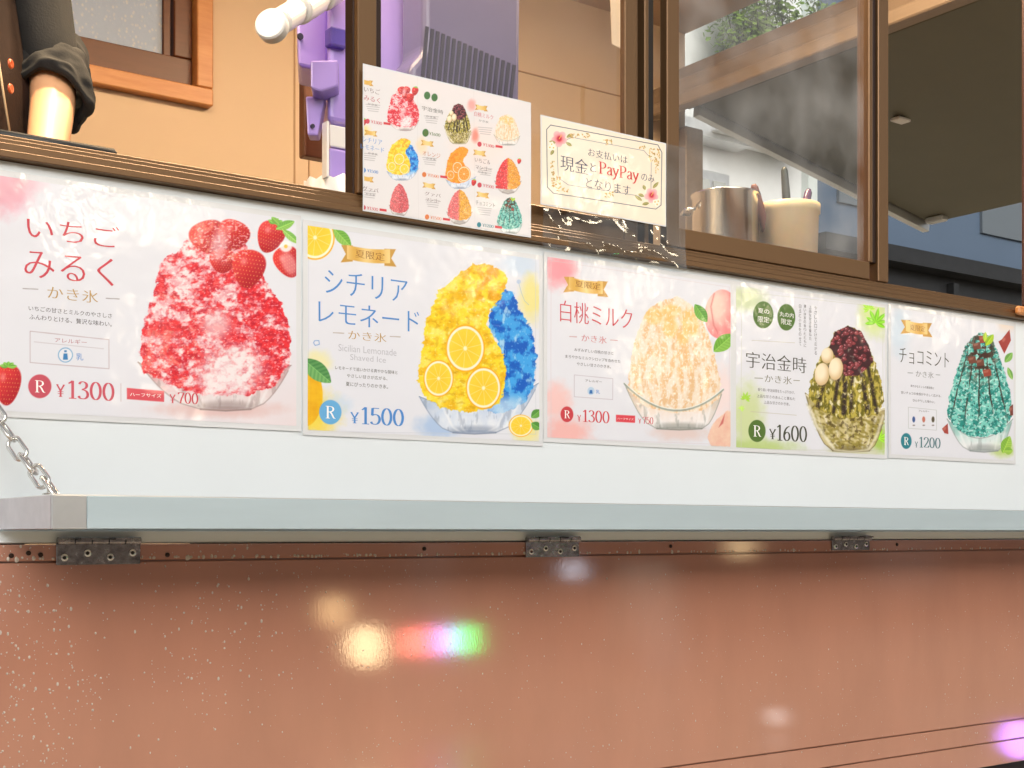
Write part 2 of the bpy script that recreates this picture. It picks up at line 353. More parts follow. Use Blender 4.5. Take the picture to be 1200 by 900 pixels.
def rain_glass():
    m = mat('rain_dotted_glass', (.8, .88, .98), .25); t = m.node_tree; b = t.nodes['Principled BSDF']; tc = t.nodes['Texture Coordinate']
    v = t.nodes.new('ShaderNodeTexVoronoi'); v.inputs['Scale'].default_value = 95; v.inputs['Randomness'].default_value = 1
    mp = t.nodes.new('ShaderNodeMapping'); mp.inputs['Scale'].default_value = (1, .05, .8); t.links.new(tc.outputs['Object'], mp.inputs[0]); t.links.new(mp.outputs[0], v.inputs['Vector'])
    r = t.nodes.new('ShaderNodeValToRGB'); r.color_ramp.elements[0].position = .12; r.color_ramp.elements[0].color = (1, 1, 1, 1); r.color_ramp.elements[1].position = .40; r.color_ramp.elements[1].color = (.70, .80, .95, 1)
    t.links.new(v.outputs['Distance'], r.inputs[0]); t.links.new(r.outputs[0], b.inputs['Base Color'])
    b.inputs['Transmission Weight'].default_value = .6; b.inputs['Roughness'].default_value = .5
    u = t.nodes.new('ShaderNodeBump'); u.inputs['Strength'].default_value = .6; u.inputs['Distance'].default_value = .003; u.invert = True; t.links.new(v.outputs['Distance'], u.inputs['Height']); t.links.new(u.outputs[0], b.inputs['Normal'])
    return m
T(MB().box(a+.051, b-.076, TY1+.02, TY1+.024, e+s+.001, f-.051), 'pane', rain_glass(), bwin)
# rear end: frame round the opening, header beams, hatch
RX = TX1
hb = MB()
hb.box(RX-.10, RX+.02, .07, TY1-.001, 2.445, 2.54, .004).box(RX-.17, RX-.102, .07, TY1-.001, 2.40, 2.47, .004).box(RX-.22, RX-.172, .07, TY1-.001, 2.36, 2.40, .004)
T(hb, 'header_beam', 'beam')
T(MB().box(RX-.06, RX+.02, TY1-.07, TY1-.002, FLOOR, 2.36, .004), 'rear_post', 'beam')
T(MB().box(RX-.04, RX+.02, .062, .11, FLOOR, 2.40, .004), 'rear_post', 'beam')
T(MB().box(RX-.02, RX+.02, .112, TY1-.072, FLOOR, 1.40), 'tail_panel', 'black')
ha, hf = at(820, 124, 1.6), at(1090, 262, 1.6)
sl_ = (hf-ha); up = Vector((-sl_.z, 0, sl_.x)).normalized()*.045
hatch = T(MB().prism([ha+Vector((0, 0, 0)), hf, hf+up, ha+up], (0, -1.5, 0), .004), 'rear_hatch', 'hatch')
T(MB().prism([ha+Vector((.0, .004, -.03)), hf+Vector((0, .004, -.03)), hf+up+Vector((0, .004, .004)), ha+up+Vector((0, .004, .004))], (0, .03, 0), .002), 'edge_rail', 'galv', hatch)
q0, q1 = hf+Vector((-.02, -.3, -.006)), hf
T(MB().box(hf.x-.06, hf.x-.02, 1.50, 1.58, hf.z-.012, hf.z+.010, .004), 'bracket', 'galv', hatch)
lp = ha.lerp(hf, .36); 
T(MB().box(lp.x-.03, lp.x+.03, 1.10, 1.14, lp.z-.012, lp.z-.001, .003), 'catch', 'whiteplastic', hatch)

# counter: hinged shelf with aluminium trim
SY = -.235; SX0, SX1, SZ0, SZ1 = X(62, SY), 3.0, 1.004, 1.0395
ct = T(MB().box(SX0+.003, SX1, SY+.003, -.013, SZ0+.002, SZ1-.002), 'counter', 'shelf')
T(MB().box(X(102, SY), SX1+.003, SY, SY+.0025, SZ0, SZ1+.0005, .0006), 'front_trim', mat('brushed_front_trim', (.53, .645, .70), .3, .3, var=.05, vscale=16, stretch=(.12, 1, 1), rvar=.08, bump=.05, bscale=40), ct)
T(MB().box(SX0-.001, X(102, SY)-.0006, SY-.0015, SY+.0025, SZ0-.0005, SZ1+.001, .0008), 'corner_cap', 'galv', ct)
T(MB().box(SX0-.0015, SX0+.0025, SY+.004, -.014, SZ0-.0005, SZ1+.001, .0006), 'end_trim', mat('dull_end_trim', (.52, .49, .52), .35, .6, var=.08, vscale=30), ct)
T(MB().box(SX0+.001, SX1, SY+.004, -.014, SZ1-.0015, SZ1+.002, .001), 'top_edge', 'galv', ct)

def hinge(p0, p1, ptop, pbot):
    x0, x1 = X(p0), X(p1); zt = .9925; zb = at(p0, pbot).z; y = -.0125
    h = MB(); h.box(x0, x1, y-.0022, y, zb, zt-.006, .0006)
    n = 5; wd = (x1-x0)/n
    for i in range(n):
        h.tube([(x0+wd*i+.0008, y-.004, zt-.003), (x0+wd*(i+1)-.0008, y-.004, zt-.003)], .0048, 12)
        if i % 2: h.box(x0+wd*i+.001, x0+wd*(i+1)-.001, y-.03, y-.005, zt-.0015, zt+.0008)
    o = T(h, 'hinge', 'hinge')
    for k in range(4):
        sx = x0+(x1-x0)*(.09+.27*k); z = zb+(zt-zb)*(.28 if k % 2 == 0 else .44)
        T(MB().lathe([(0, .0), (.0052, 0), (.0046, .0014), (.0026, .0018), (.0026, .0006), (0, .0006)], (sx, y-.0022, z), 16, (0, -1, 0)), 'screw', 'steel', o)
        T(MB().lathe([(0, .0), (.0024, 0), (.0020, .0009), (0, .0009)], (sx, y-.0028, z), 10, (0, -1, 0)), 'screw_recess', 'black', o)
hinge(62, 160, 625, 662); hinge(610, 672, 625, 653); hinge(968, 1012, 623, 645)
# screw holes and spot rivets along the upper skirt strip
rv = None
for px, py in ((44, 650), (10, 651), (30, 648), (192, 650), (492, 643), (780, 640), (1045, 638)):
    c_ = at(px, py); T(MB().lathe([(0, 0), (.0032, 0), (.003, .0016), (0, .0022)], (c_.x, -.0121, c_.z), 12, (0, -1, 0)), 'rivet', 'bronze_dark', skirt)

# chain from counter corner up to the body
def chain():
    ye = -.15
    p1 = Vector((SX0+.022, ye, SZ1+.012)); up_ = at(-2, 488, -.07); d = (up_-p1); n_ = d.length
    L, r, wr = .0315, .0026, .0105
    pitch = L-2*r-.0008; n = int(n_/pitch)+3; root = bpy.data.objects.new('chain', None); COL.objects.link(root)
    WL['chain'] = p1.copy(); root.location = p1; place(root, truck)
    dn = d.normalized(); side = dn.cross(Vector((0, 1, 0))).normalized(); out = side.cross(dn).normalized()
    sag = lambda t: Vector((0, 0, -.02*math.sin(math.pi*min(1, t))))
    for i in range(n+4):
        t = i*pitch/n_; cpt = p1+d*t+sag(t)*.4
        tw = R(35) if i % 2 else R(125); u = side*math.cos(tw)+out*math.sin(tw)
        path = []
        for k in range(20):
            a_ = k/20*2*math.pi; ca, sa = math.cos(a_), math.sin(a_)
            along = (L/2-wr+r)*(1 if sa > 0 else -1)+sa*(wr-r)
            path.append(cpt+dn*along+u*ca*(wr-r))
        MB().tube(path, r, 8, closed=True).build('link', M['steel'], root, True)
    MB().lathe([(0, 0), (.009, 0), (.009, .003), (.004, .004), (.004, .010), (0, .010)], (p1.x, p1.y, SZ1+.002), 16).build('anchor_bolt', M['steel'], root)
chain()
# rain on the painted skirt
def drops():
    vs, fs = [], []
    rr = random.Random(3)
    for i in range(4600):
        u = rr.random(); px = -60+1320*(u**3.2 if i < 3400 else u); z = .515+.47*rr.random()
        x = X(px)
        dens = mnoise.noise(Vector((x*4, 0, z*5)))
        if dens < -.25 and rr.random() < .7: continue
        if any(abs(z-zz) < .003 for zz in (.9635, .602, .561)): continue
        r = (.00036+.0008*rr.random()**3)*(1+.55*(px < 330))
        if i < 260: z = .9665+.002*rr.random(); r = .001+.0014*rr.random(); x = X(-40+1280*rr.random())
        b0 = len(vs); n = 8; asp = .9+.9*rr.random()**2
        for h, q in ((0, 1), (.32, .86), (.55, .5)):
            for k in range(n): vs.append((x+math.cos(k*2*math.pi/n)*r*q, -.0121-h*r, z+math.sin(k*2*math.pi/n)*r*q*asp))
        vs.append((x, -.0121-.62*r, z))
        for j in range(2):
            for k in range(n): fs.append((b0+j*n+k, b0+j*n+(k+1) % n, b0+(j+1)*n+(k+1) % n, b0+(j+1)*n+k))
        for k in range(n): fs.append((b0+2*n+k, b0+2*n+(k+1) % n, b0+3*n))
    me = bpy.data.meshes.new('raindrops'); me.from_pydata(vs, [], fs)
    m = mat('rain_water_glint', (1, .88, .76), .05, spec=1.0); b = m.node_tree.nodes['Principled BSDF']; b.inputs['Transmission Weight'].default_value = .5; b.inputs['IOR'].default_value = 1.33; b.inputs['Coat Weight'].default_value = .5  # whitened half-opaque water, its pale body colour standing in for sky glints
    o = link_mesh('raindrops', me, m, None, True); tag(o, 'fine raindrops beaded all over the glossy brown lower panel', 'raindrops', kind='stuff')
drops()

# ------------------------------------------------------------------ inside the truck
# work counter under the windows and a ceiling lamp strip
MBc = MB(); MBc.box(.70, 3.02, .10, .80, 1.40, 1.435, .003).box(.72, 3.0, .12, .78, FLOOR+.001, 1.399)
wc = MBc.build('work_counter', M['steel']); tag(wc, 'steel work counter inside the truck, under the pot and the ice shaver', 'counter')

def ice_shaver():
    y0 = .50
    r = thing('ice_shaver', (1.33, .7, 1.436), 'tall lavender and slate blue ice shaving machine behind the window', 'ice shaver')
    x = lambda px, y=y0: X(px, y)
    z = lambda py, px=385, y=y0: at(px, py, y).z
    P = lambda mb, n, m, par=None, sm=False: mb.build(n, M[m] if isinstance(m, str) else m, par or r, sm)
    plan = lambda p0, y1, p1, y2, xr: [(X(p0, y1), y1), (X(p1, y2), y2), (xr, y2), (xr, y1)]
    def col(n, m, p0, p1, xr, ya, yb, za, zb_, bv): P(MB().prism([(a_, b_, za) for a_, b_ in plan(p0, ya, p1, yb, xr)], (0, 0, zb_-za), bv, 3), n, m)
    col('column', 'lavender', 384, 379, 1.50, y0+.02, y0+.4, z(140)+.002, z(-70), .012)
    col('white_band', 'whiteplastic', 386, 382, 1.45, y0+.022, y0+.38, z(167)+.001, z(140), .003)
    col('lower_body', 'lavender', 385, 381, 1.46, y0+.02, y0+.39, z(206)+.001, z(167)-.001, .006)
    P(MB().box(x(382.5), x(385.5), y0-.002, y0+.018, z(208), z(142), .001), 'front_strip', 'whiteplastic')
    # spout block on the left with a slanted underside
    zz = lambda py: at(372, py, y0-.02).z
    xs0, xs1 = X(364, y0-.02), X(396, y0-.02)
    P(MB().prism([(xs0, y0-.02, zz(72)), (xs1, y0-.02, zz(64)), (xs1, y0-.02, zz(96)), (xs0+.02, y0-.02, zz(107)), (xs0, y0-.02, zz(105))], (.03, .05, 0), .004), 'spout', 'lavender')
    P(MB().prism([(xs0+.01, y0+.02, zz(106)), (xs0+.05, y0+.02, zz(101)), (xs0+.035, y0+.02, zz(150)), (xs0+.014, y0+.02, zz(152))], (.02, .03, 0), .003), 'guide_arm', 'lavender')
    P(MB().prism([(x(369), y0+.06, z(-30)), (x(402), y0+.06, z(-30)), (x(402), y0+.06, z(70)), (x(367), y0+.06, z(70)), (x(365), y0+.06, z(28))], (.05, .1, 0), .006), 'head', 'lavender')
    P(MB().box(x(389), x(409), y0+.004, y0+.03, z(50), z(28), .003), 'switch_window', 'violet')
    P(MB().lathe([(0, 0), (.006, 0), (.006, .004), (0, .004)], (x(368), y0+.058, z(36)), 14, (0, -1, 0)), 'bolt', 'slot')
    P(MB().lathe([(0, 0), (.004, 0), (.004, .004), (0, .004)], (x(371), y0+.018, z(148)), 14, (0, -1, 0)), 'bolt', 'slot')
    # motor housing with vents
    X0, X1 = X(478, .42), X(612, .42); zb = at(540, 122, .42).z; zt = at(540, -90, .42).z
    pts = [(X0+.0, .42, zb+.0), (X0+.006, .42, zb+.05), (X0+.035, .42, zb+.085), (X0+.035, .42, zt), (X1, .42, zt), (X1-.004, .42, zb+.03), (X1-.02, .42, zb-.03), (X0, .42, zb-.03)]
    mh = P(MB().prism(pts, (0, .085, 0), .012, 3), 'motor_housing', 'slate')
    for i in range(17):
        sx = X(498+6.4*i, .42); za, zc = at(510, 34+1.2*i, .42).z, at(510, 118, .42).z
        P(MB().prism([(sx, .4195, za), (sx+.0075, .4195, za), (sx-.006, .4195, zc), (sx-.0135, .4195, zc)], (0, -.0016, 0)), 'vent_slot', 'slot', mh)
    # crank: lumpy white arm ending in a round knob
    c = at(319, 31, .30); e = at(398, -18, .50); pth = [c+(e-c)*t for t in (0, .12, .2, .35, .42, .55, .7, .85, 1)]
    ax = (e-c).normalized(); ar = MB()
    for a_, b_, r_ in ((.02, .10, .012), (.10, .30, .021), (.30, .36, .017), (.36, .62, .025), (.62, .70, .020), (.70, 1.0, .027)):
        L_ = (e-c).length; ar.lathe([(0, 0), (r_-.003, 0), (r_, .003), (r_, (b_-a_)*L_-.003), (r_-.003, (b_-a_)*L_), (0, (b_-a_)*L_)], c+ax*a_*L_, 24, ax)
    P(ar, 'crank_arm', 'whiteplastic')
    P(MB().lathe([(0, -.010), (.024, -.010), (.0265, -.007), (.0265, .009), (.024, .012), (0, .012)], c, 36, (-.72, -.68, .12)), 'knob', 'whiteplastic')
ice_shaver()
def wavy_cup():
    c = Vector((X(398, .56), .56, 0)); z1 = at(385, 207, .52).z
    t = thing('ice_bowl', (c.x, c.y, 1.436), 'white wavy rimmed bowl under the lavender shaver spout', 'bowl')
    me = MB(); n = 48; prev = None; rings = []
    for rad, h in ((.035, 1.436), (.05, 1.50), (.062, z1-.05), (.068, z1), (.064, z1), (.05, 1.52), (0.03, 1.45)):
        rings.append([me.bm.verts.new((c.x+math.cos(k*2*math.pi/n)*rad, c.y+math.sin(k*2*math.pi/n)*rad, h+(.004*math.sin(k*2*math.pi/n*12) if h == z1 else 0))) for k in range(n)])
    for A, B in zip(rings, rings[1:]):
        for k in range(n): me.bm.faces.new((A[k], A[(k+1) % n], B[(k+1) % n], B[k]))
    me.bm.faces.new(rings[0]); me.bm.faces.new(rings[-1])
    me.build('bowl_shell', M['whiteplastic'], t, True)
wavy_cup()
def tool_board():
    y = 1.45
    xa, xb = X(357, 1.0), X(385, 1.0)
    mb = MB().box(xa, xb, 1.0, 1.03, at(360, 183, 1.0).z, at(360, 50, 1.0).z, .003)
    o = mb.build('tool_board', M['darkwood']); tag(o, 'narrow dark brown board behind the lavender ice shaver', 'board')
tool_board()

def pot():
    y = .30; xa, xb = X(813, y), X(886, y); c = Vector(((xa+xb)/2, y, 1.436)); zt = at(850, 229, y).z; r_ = (xb-xa)/2*.76
    t = thing('stock_pot', c, 'shiny steel pot behind the hazy window, left of the white tub', 'pot')
    h = zt-1.436
    MB().lathe([(0, 0), (r_-.006, 0), (r_, .008), (r_, h-.006), (r_+.004, h-.003), (r_+.004, h), (r_-.002, h), (r_-.003, h-.01), (r_-.004, .012), (0, .012)], c, 56).build('pot_body', M['steel'], t, True)
    for s in (-1, 1):
        a = 2.6 if s < 0 else -.45
        q = c+Vector((math.cos(a)*r_, math.sin(a)*r_, h-.035)); d = Vector((math.cos(a), math.sin(a), 0)); n = Vector((-d.y, d.x, 0))
        MB().tube([q-n*.025, q-n*.022+d*.02, q+n*.022+d*.02, q+n*.025], .0035, 8).build('handle', M['steel'], t, True)
pot()
def tub():
    y = .24; xa, xb = X(889, y), X(957, y); c = Vector(((xa+xb)/2, y, 1.436)); zt = at(920, 241, y).z; h = zt-1.436; r_ = (xb-xa)/2*.74
    m = mat('milky_plastic', hexc(255, 226, 180), .4); b = m.node_tree.nodes['Principled BSDF']; b.inputs['Subsurface Weight'].default_value = .5; b.inputs['Subsurface Radius'].default_value = (.02, .015, .008)
    o = MB().lathe([(0, 0), (r_*.86, 0), (r_*.97, h-.02), (r_*1.02, h-.018), (r_*1.02, h), (r_*.97, h), (r_*.94, h-.02), (r_*.83, .004), (0, .004)], c, 56).build('utensil_tub', m, None, True)
    tag(o, 'milky white plastic tub holding utensils, right of the steel pot', 'tub')
    def ut(name, label, mats, p_top, w_, lean, blade=False):
        top = p_top; bot = Vector((c.x+lean[0], c.y+lean[1], 1.446))
        t = thing(name, bot, label, 'utensil')
        mid = bot.lerp(top, .55)
        MB().tube([bot, mid], .004, 8).build('shaft', mats[0], t, True)
        d = (top-mid); 
        MB().tube([mid, mid+d*.15, mid+d*.6, mid+d*.95, top], [w_*.6, w_, w_*1.1, w_*.9, w_*.5], 12).build('handle', mats[1], t, True)
    ut('spatula', 'dark green black handled spatula standing tall in the tub', (M['steel'], mat('dark_green_handle', (.03, .04, .03), .4)), at(919, 196, y), .008, (.02, .0))
    ut('whisk', 'brown wooden handled whisk leaning left in the tub', (M['steel'], mat('brown_handle', hexc(120, 66, 48), .45)), at(883, 216, y+.01), .009, (.03, .02))
    ut('ladle', 'purple tipped ladle handle poking from the right of the tub', (M['steel'], mat('plum_handle', hexc(92, 52, 96), .25, coat=.5)), at(948, 222, y+.02), .009, (-.005, .02))
tub()
pa, pc = at(714, -40, .3), at(741, 66, .3)
o = MB().prism([(pa.x, .3, pa.z), (pc.x, .3, pa.z), (pc.x+.004, .296, pc.z), (pa.x+.006, .298, pc.z+.012)], (0, .0012, 0)).build('hanging_paper', mat('pale_paper', hexc(236, 214, 186), .7)); tag(o, 'pale strip of paper hanging inside the truck above the payment notice', 'paper')
# black bar lying on the sill
pb0, pb1 = at(-40, 160, .03), at(136, 182, .03)
zb = ZS1+.0075
o = MB().tube([(pb0.x, .03, zb), (pb1.x-.004, .03, zb), (pb1.x, .03, zb)], [.0072, .0072, .004], 14).build('black_bar', M['black'], None, True)
tag(o, 'long black round ended bar lying on the sill below the rolled sleeve', 'bar')

# clear A4 sleeve, price sheet and payment sign are built with the posters
# lamps: a warm lamp strip at the ceiling of the truck and a spot over the serving hatch
def ceiling_lamp(x0, x1, y, energy):
    t = thing('ceiling_lamp', ((x0+x1)/2, y, ROOF-.06), 'warm tube lamp glowing along the truck ceiling above the window', 'lamp') if not bpy.data.objects.get('ceiling_lamp') else None
    t = t or thing('ceiling_lamp', ((x0+x1)/2, y, ROOF-.06), 'warm tube lamp at the rear end of the truck ceiling', 'lamp')
    MB().box(x0, x1, y-.05, y+.05, ROOF-.075, ROOF-.061).build('lamp_base', M['whiteplastic'], t)
    MB().tube([(x0+.02, y, ROOF-.095), (x1-.02, y, ROOF-.095)], .015, 12).build('lamp_tube', emit_mat('warm_tube', (1, .74, .42), 14), t, True)
    l = bpy.data.lights.new('tube_light', 'AREA'); l.shape = 'RECTANGLE'; l.size = x1-x0; l.size_y = .06; l.energy = energy; l.color = (1, .75, .49)
    lo = bpy.data.objects.new('tube_light', l); COL.objects.link(lo); lo.location = ((x0+x1)/2, y, ROOF-.12); WL[lo.name] = lo.location.copy(); place(lo, t)
ceiling_lamp(.1, 1.5, .34, 18.5)
ceiling_lamp(1.7, 2.4, .40, 26)

# ------------------------------------------------------------------ the person at the hatch
def skin_mesh(verts, edges, radii, sub=2):
    me = bpy.data.meshes.new('tmp'); me.from_pydata([Vector(v) for v in verts], edges, [])
    o = bpy.data.objects.new('tmp', me); COL.objects.link(o)
    o.modifiers.new('skin', 'SKIN'); sd = o.modifiers.new('sub', 'SUBSURF'); sd.levels = sub; sd.render_levels = sub
    for i, r_ in enumerate(radii):
        sv = me.skin_vertices[0].data[i]; sv.radius = (r_, r_) if not isinstance(r_, tuple) else r_; sv.use_root = (i == 0)
    dg = bpy.context.evaluated_depsgraph_get(); out = bpy.data.meshes.new_from_object(o.evaluated_get(dg))
    bpy.data.objects.remove(o); return out

def sst_(a, b, x):
    x = min(1, max(0, (x-a)/(b-a))); return x*x*(3-2*x)
def person():
    y = .38
    el = at(64, 104, y-.02)                      # elbow just above the rolled cuff
    sh = Vector((el.x-.034, y+.03, el.z+.29)); cx = sh.x-.165; hp = FLOOR+.86
    t = thing('person', (cx, y+.05, FLOOR), 'person in a dark shirt with rolled sleeves and brown apron at the hatch', 'person')
    wr = Vector((el.x-.062, y-.17, el.z-.20)); cyy = y+.04
    sz = sh.z
    V = [(cx, cyy, hp), (cx, cyy, hp+.18), (cx, cyy, sz-.10), (cx, cyy, sz+.01), (cx, cyy-.005, sz+.10), (cx, cyy-.015, sz+.20), (cx, cyy-.01, sz+.27),
         sh, el, wr, (cx-.19, cyy, sz), (cx-.24, cyy, sz-.29), (cx-.15, cyy-.14, sz-.50),
         (cx-.09, cyy, hp-.06), (cx-.10, cyy-.01, FLOOR+.46), (cx-.10, cyy, FLOOR+.08), (cx-.11, cyy-.14, FLOOR+.035),
         (cx+.09, cyy, hp-.06), (cx+.10, cyy-.01, FLOOR+.46), (cx+.10, cyy, FLOOR+.08), (cx+.11, cyy-.14, FLOOR+.035)]
    E_ = [(0, 1), (1, 2), (2, 3), (3, 4), (4, 5), (5, 6), (3, 7), (7, 8), (8, 9), (3, 10), (10, 11), (11, 12), (0, 13), (13, 14), (14, 15), (15, 16), (0, 17), (17, 18), (18, 19), (19, 20)]
    Rr = [.12, .115, .13, .09, .052, .085, .07, .050, .037, .028, .058, .044, .030, .085, .06, .042, .03, .085, .06, .042, .03]
    # hands: palm and five fingers each, rooted at the wrist
    for wi, s in ((9, 1), (12, -1)):
        w0 = Vector(V[wi]); d = (w0-Vector(V[wi-1])).normalized(); sd = d.cross(Vector((0, 1, 0))).normalized()*s
        pm = w0+d*.055; V.append(pm); E_.append((wi, len(V)-1)); Rr.append(.030); pi = len(V)-1
        for k, (off, ln) in enumerate(((-.027, .068), (-.009, .078), (.009, .074), (.027, .058))):
            b0 = pm+sd*off+d*.035; m_ = b0+d*ln*.5; e_ = m_+d*ln*.4+Vector((0, -.02, 0))
            i0 = len(V); V += [b0, m_, e_]; Rr += [.0095, .0088, .0075]; E_ += [(pi, i0), (i0, i0+1), (i0+1, i0+2)]
        b0 = w0+sd*-.035+d*.02; e_ = b0+d*.05-sd*.02; i0 = len(V); V += [b0, e_]; Rr += [.011, .009]; E_ += [(pi, i0), (i0, i0+1)]
    skin = mat('skin', hexc(226, 170, 126), .45, var=.05, vscale=9); skin.node_tree.nodes['Principled BSDF'].inputs['Subsurface Weight'].default_value = .15
    skin.node_tree.nodes['Principled BSDF'].inputs['Subsurface Radius'].default_value = (.012, .005, .003)
    bm_ = skin_mesh(V, E_, Rr); link_mesh('body', bm_, skin, t, True)
    hz_ = sz+.22
    for s in (-1, 1):
        MB().lathe([(0, -.011), (.008, -.008), (.011, 0), (.008, .008), (0, .011)], (cx+s*.032, cyy-.098, hz_), 14).build('eye', M['whiteplastic'], t, True)
        MB().lathe([(0, -.03), (.012, -.02), (.018, 0), (.012, .022), (0, .03)], (cx+s*.088, cyy, hz_-.005), 12).build('ear', skin, t, True)
    MB().tube([(cx, cyy-.085, hz_+.01), (cx, cyy-.112, hz_-.03), (cx, cyy-.095, hz_-.04)], [.008, .014, .008], 10).build('nose', skin, t, True)
    MB().tube([(cx-.024, cyy-.092, hz_-.068), (cx, cyy-.098, hz_-.066), (cx+.024, cyy-.092, hz_-.068)], [.003, .006, .003], 8).build('mouth', mat('lips', hexc(170, 92, 84), .4), t, True)
    hm = MB().lathe([(.094, -.02), (.103, .03), (.1, .075), (.075, .115), (.03, .135), (0, .138)], (cx, cyy+.012, hz_+.012), 28).build('hair', mat('black_hair', (.012, .010, .009), .5, bump=.3, bscale=200), t, True)
    cloth = mat('black_cotton', (.010, .009, .008), .85, var=.25, vscale=30, bump=.25, bscale=300)
    # shirt: torso and sleeves ending in a bulky rolled cuff
    cuff = el+(wr-el)*.10
    SV = [(cx, cyy, hp-.03), (cx, cyy, hp+.2), (cx, cyy, sz-.10), (cx, cyy, sz+.02), sh+Vector((0, 0, .01)), sh.lerp(el, .5), sh.lerp(el, .8), el+Vector((.004, 0, .0)),
          Vector((cx-.19, cyy, sz+.01)), Vector((cx-.225, cyy, sz-.17)), Vector((cx-.24, cyy, sz-.27))]
    SE = [(0, 1), (1, 2), (2, 3), (3, 4), (4, 5), (5, 6), (6, 7), (3, 8), (8, 9), (9, 10)]
    SR = [.142, .136, .142, .10, .062, .052, .047, .045, .074, .064, .06]
    link_mesh('shirt', skin_mesh(SV, SE, SR), cloth, t, True)
    # rolled cuff: one bulky creased tube round the arm, hanging lower on the outer side
    cf = bmesh.new(); ax = (wr-el).normalized(); u = Vector((1, 0, 0)); u = (u-ax*u.dot(ax)).normalized(); v = ax.cross(u); nr_, na = 46, 72; G = []
    prof = [(-.10, .046), (-.075, .047), (-.060, .049), (-.052, .053), (-.04, .0555), (-.02, .057), (0, .0575), (.018, .057), (.028, .054), (.031, .049), (.026, .043), (.01, .041)]
    for i in range(nr_):
        t_ = i/(nr_-1)*(len(prof)-1); k = min(int(t_), len(prof)-2); f_ = t_-k; o_ = prof[k][0]*(1-f_)+prof[k+1][0]*f_; r0 = prof[k][1]*(1-f_)+prof[k+1][1]*f_
        row = []
        for q in range(na):
            a = q/na*2*math.pi; d = u*math.cos(a)+v*math.sin(a)
            w1 = mnoise.noise(Vector((math.cos(a)*1.6, math.sin(a)*1.6, o_*52+math.sin(a+.6)*1.3))); w2 = mnoise.noise(Vector((math.cos(a)*3, math.sin(a)*3, o_*90+5)))
            amp = sst_(-.09, -.05, o_)*.0085 if i < nr_*.8 else .002
            row.append(cf.verts.new(el+ax*(o_+.012*math.cos(a)+.004*w2)+d*(r0+amp*(w1*1.1+w2*.4))))
        G.append(row)
    for A_, B_ in zip(G, G[1:]):
        for q in range(na): cf.faces.new((A_[q], A_[(q+1) % na], B_[(q+1) % na], B_[q]))
    bmesh.ops.recalc_face_normals(cf, faces=cf.faces)
    me = bpy.data.meshes.new('rolled_cuff'); cf.to_mesh(me); cf.free(); link_mesh('rolled_cuff', me, cloth, t, True)
    tv = [(cx, cyy, hp+.02), (cx-.09, cyy, hp-.08), (cx-.10, cyy, FLOOR+.46), (cx-.10, cyy, FLOOR+.1), (cx+.09, cyy, hp-.08), (cx+.10, cyy, FLOOR+.46), (cx+.10, cyy, FLOOR+.1)]
    link_mesh('trousers', skin_mesh(tv, [(0, 1), (1, 2), (2, 3), (0, 4), (4, 5), (5, 6)], [.135, .1, .078, .06, .1, .078, .06]), mat('dark_trousers', (.03, .03, .035), .8, var=.2), t, True)
    # apron: a curved bib in front of the chest, straps and buttons
    ab = MB(); n = 18; W_ = []
    for j in range(24):
        zz = FLOOR+.5+j*(sz-.06-FLOOR-.5)/23; hw = .17 if zz < sz-.30 else .17-.05*(zz-sz+.30)/.24
        row = []
        for i in range(n+1):
            u = -1+2*i/n; row.append(ab.bm.verts.new((cx+u*hw, cyy-.162+.11*abs(u)**2.2+.004*math.sin(u*7+zz*9), zz)))
        W_.append(row)
    for A, B in zip(W_, W_[1:]):
        for i in range(n): ab.bm.faces.new((A[i], A[i+1], B[i+1], B[i]))
    bmesh.ops.solidify(ab.bm, geom=ab.bm.faces[:], thickness=.004)
    ab.build('apron', mat('brown_apron', hexc(74, 52, 40), .8, var=.15, vscale=25, bump=.3, bscale=250), t, True)
    bt = mat('orange_button', hexc(200, 92, 44), .35, coat=.4)
    for py in (75, 104):
        c_ = at(11, py, cyy-.135)
        MB().lathe([(0, 0), (.006, 0), (.0075, .0015), (.006, .004), (.003, .003), (0, .003)], c_, 20, (.75, -.65, 0)).build('button', bt, t, True)
    MB().tube([at(-4, 55, cyy-.15), at(4, 110, cyy-.15), at(12, 158, cyy-.15)], .0016, 6).build('apron_piping', mat('pale_piping', hexc(200, 170, 130), .7), t, True)
person()
dl = thing('downlight', (.66, .12, ROOF-.06), 'small ceiling downlight shining on the forearm at the hatch', 'lamp')
MB().lathe([(0, -.03), (.045, -.03), (.05, 0), (0, 0)], (.66, .14, ROOF-.061), 28).build('lamp_can', M['whiteplastic'], dl)
MB().lathe([(0, -.034), (.036, -.034), (.036, -.0305), (0, -.0305)], (.66, .14, ROOF-.061), 24).build('lamp_lens', emit_mat('warm_lens', (1, .78, .48), 20), dl)
l = bpy.data.lights.new('downlight_beam', 'SPOT'); l.energy = 100; l.spot_size = R(17); l.spot_blend = .5; l.color = (1, .74, .44); l.shadow_soft_size = .035
lo = bpy.data.objects.new('downlight_beam', l); COL.objects.link(lo); lo.location = (.66, .14, ROOF-.12); lo.rotation_euler = (R(8), R(2), 0); WL[lo.name] = lo.location.copy(); place(lo, dl)

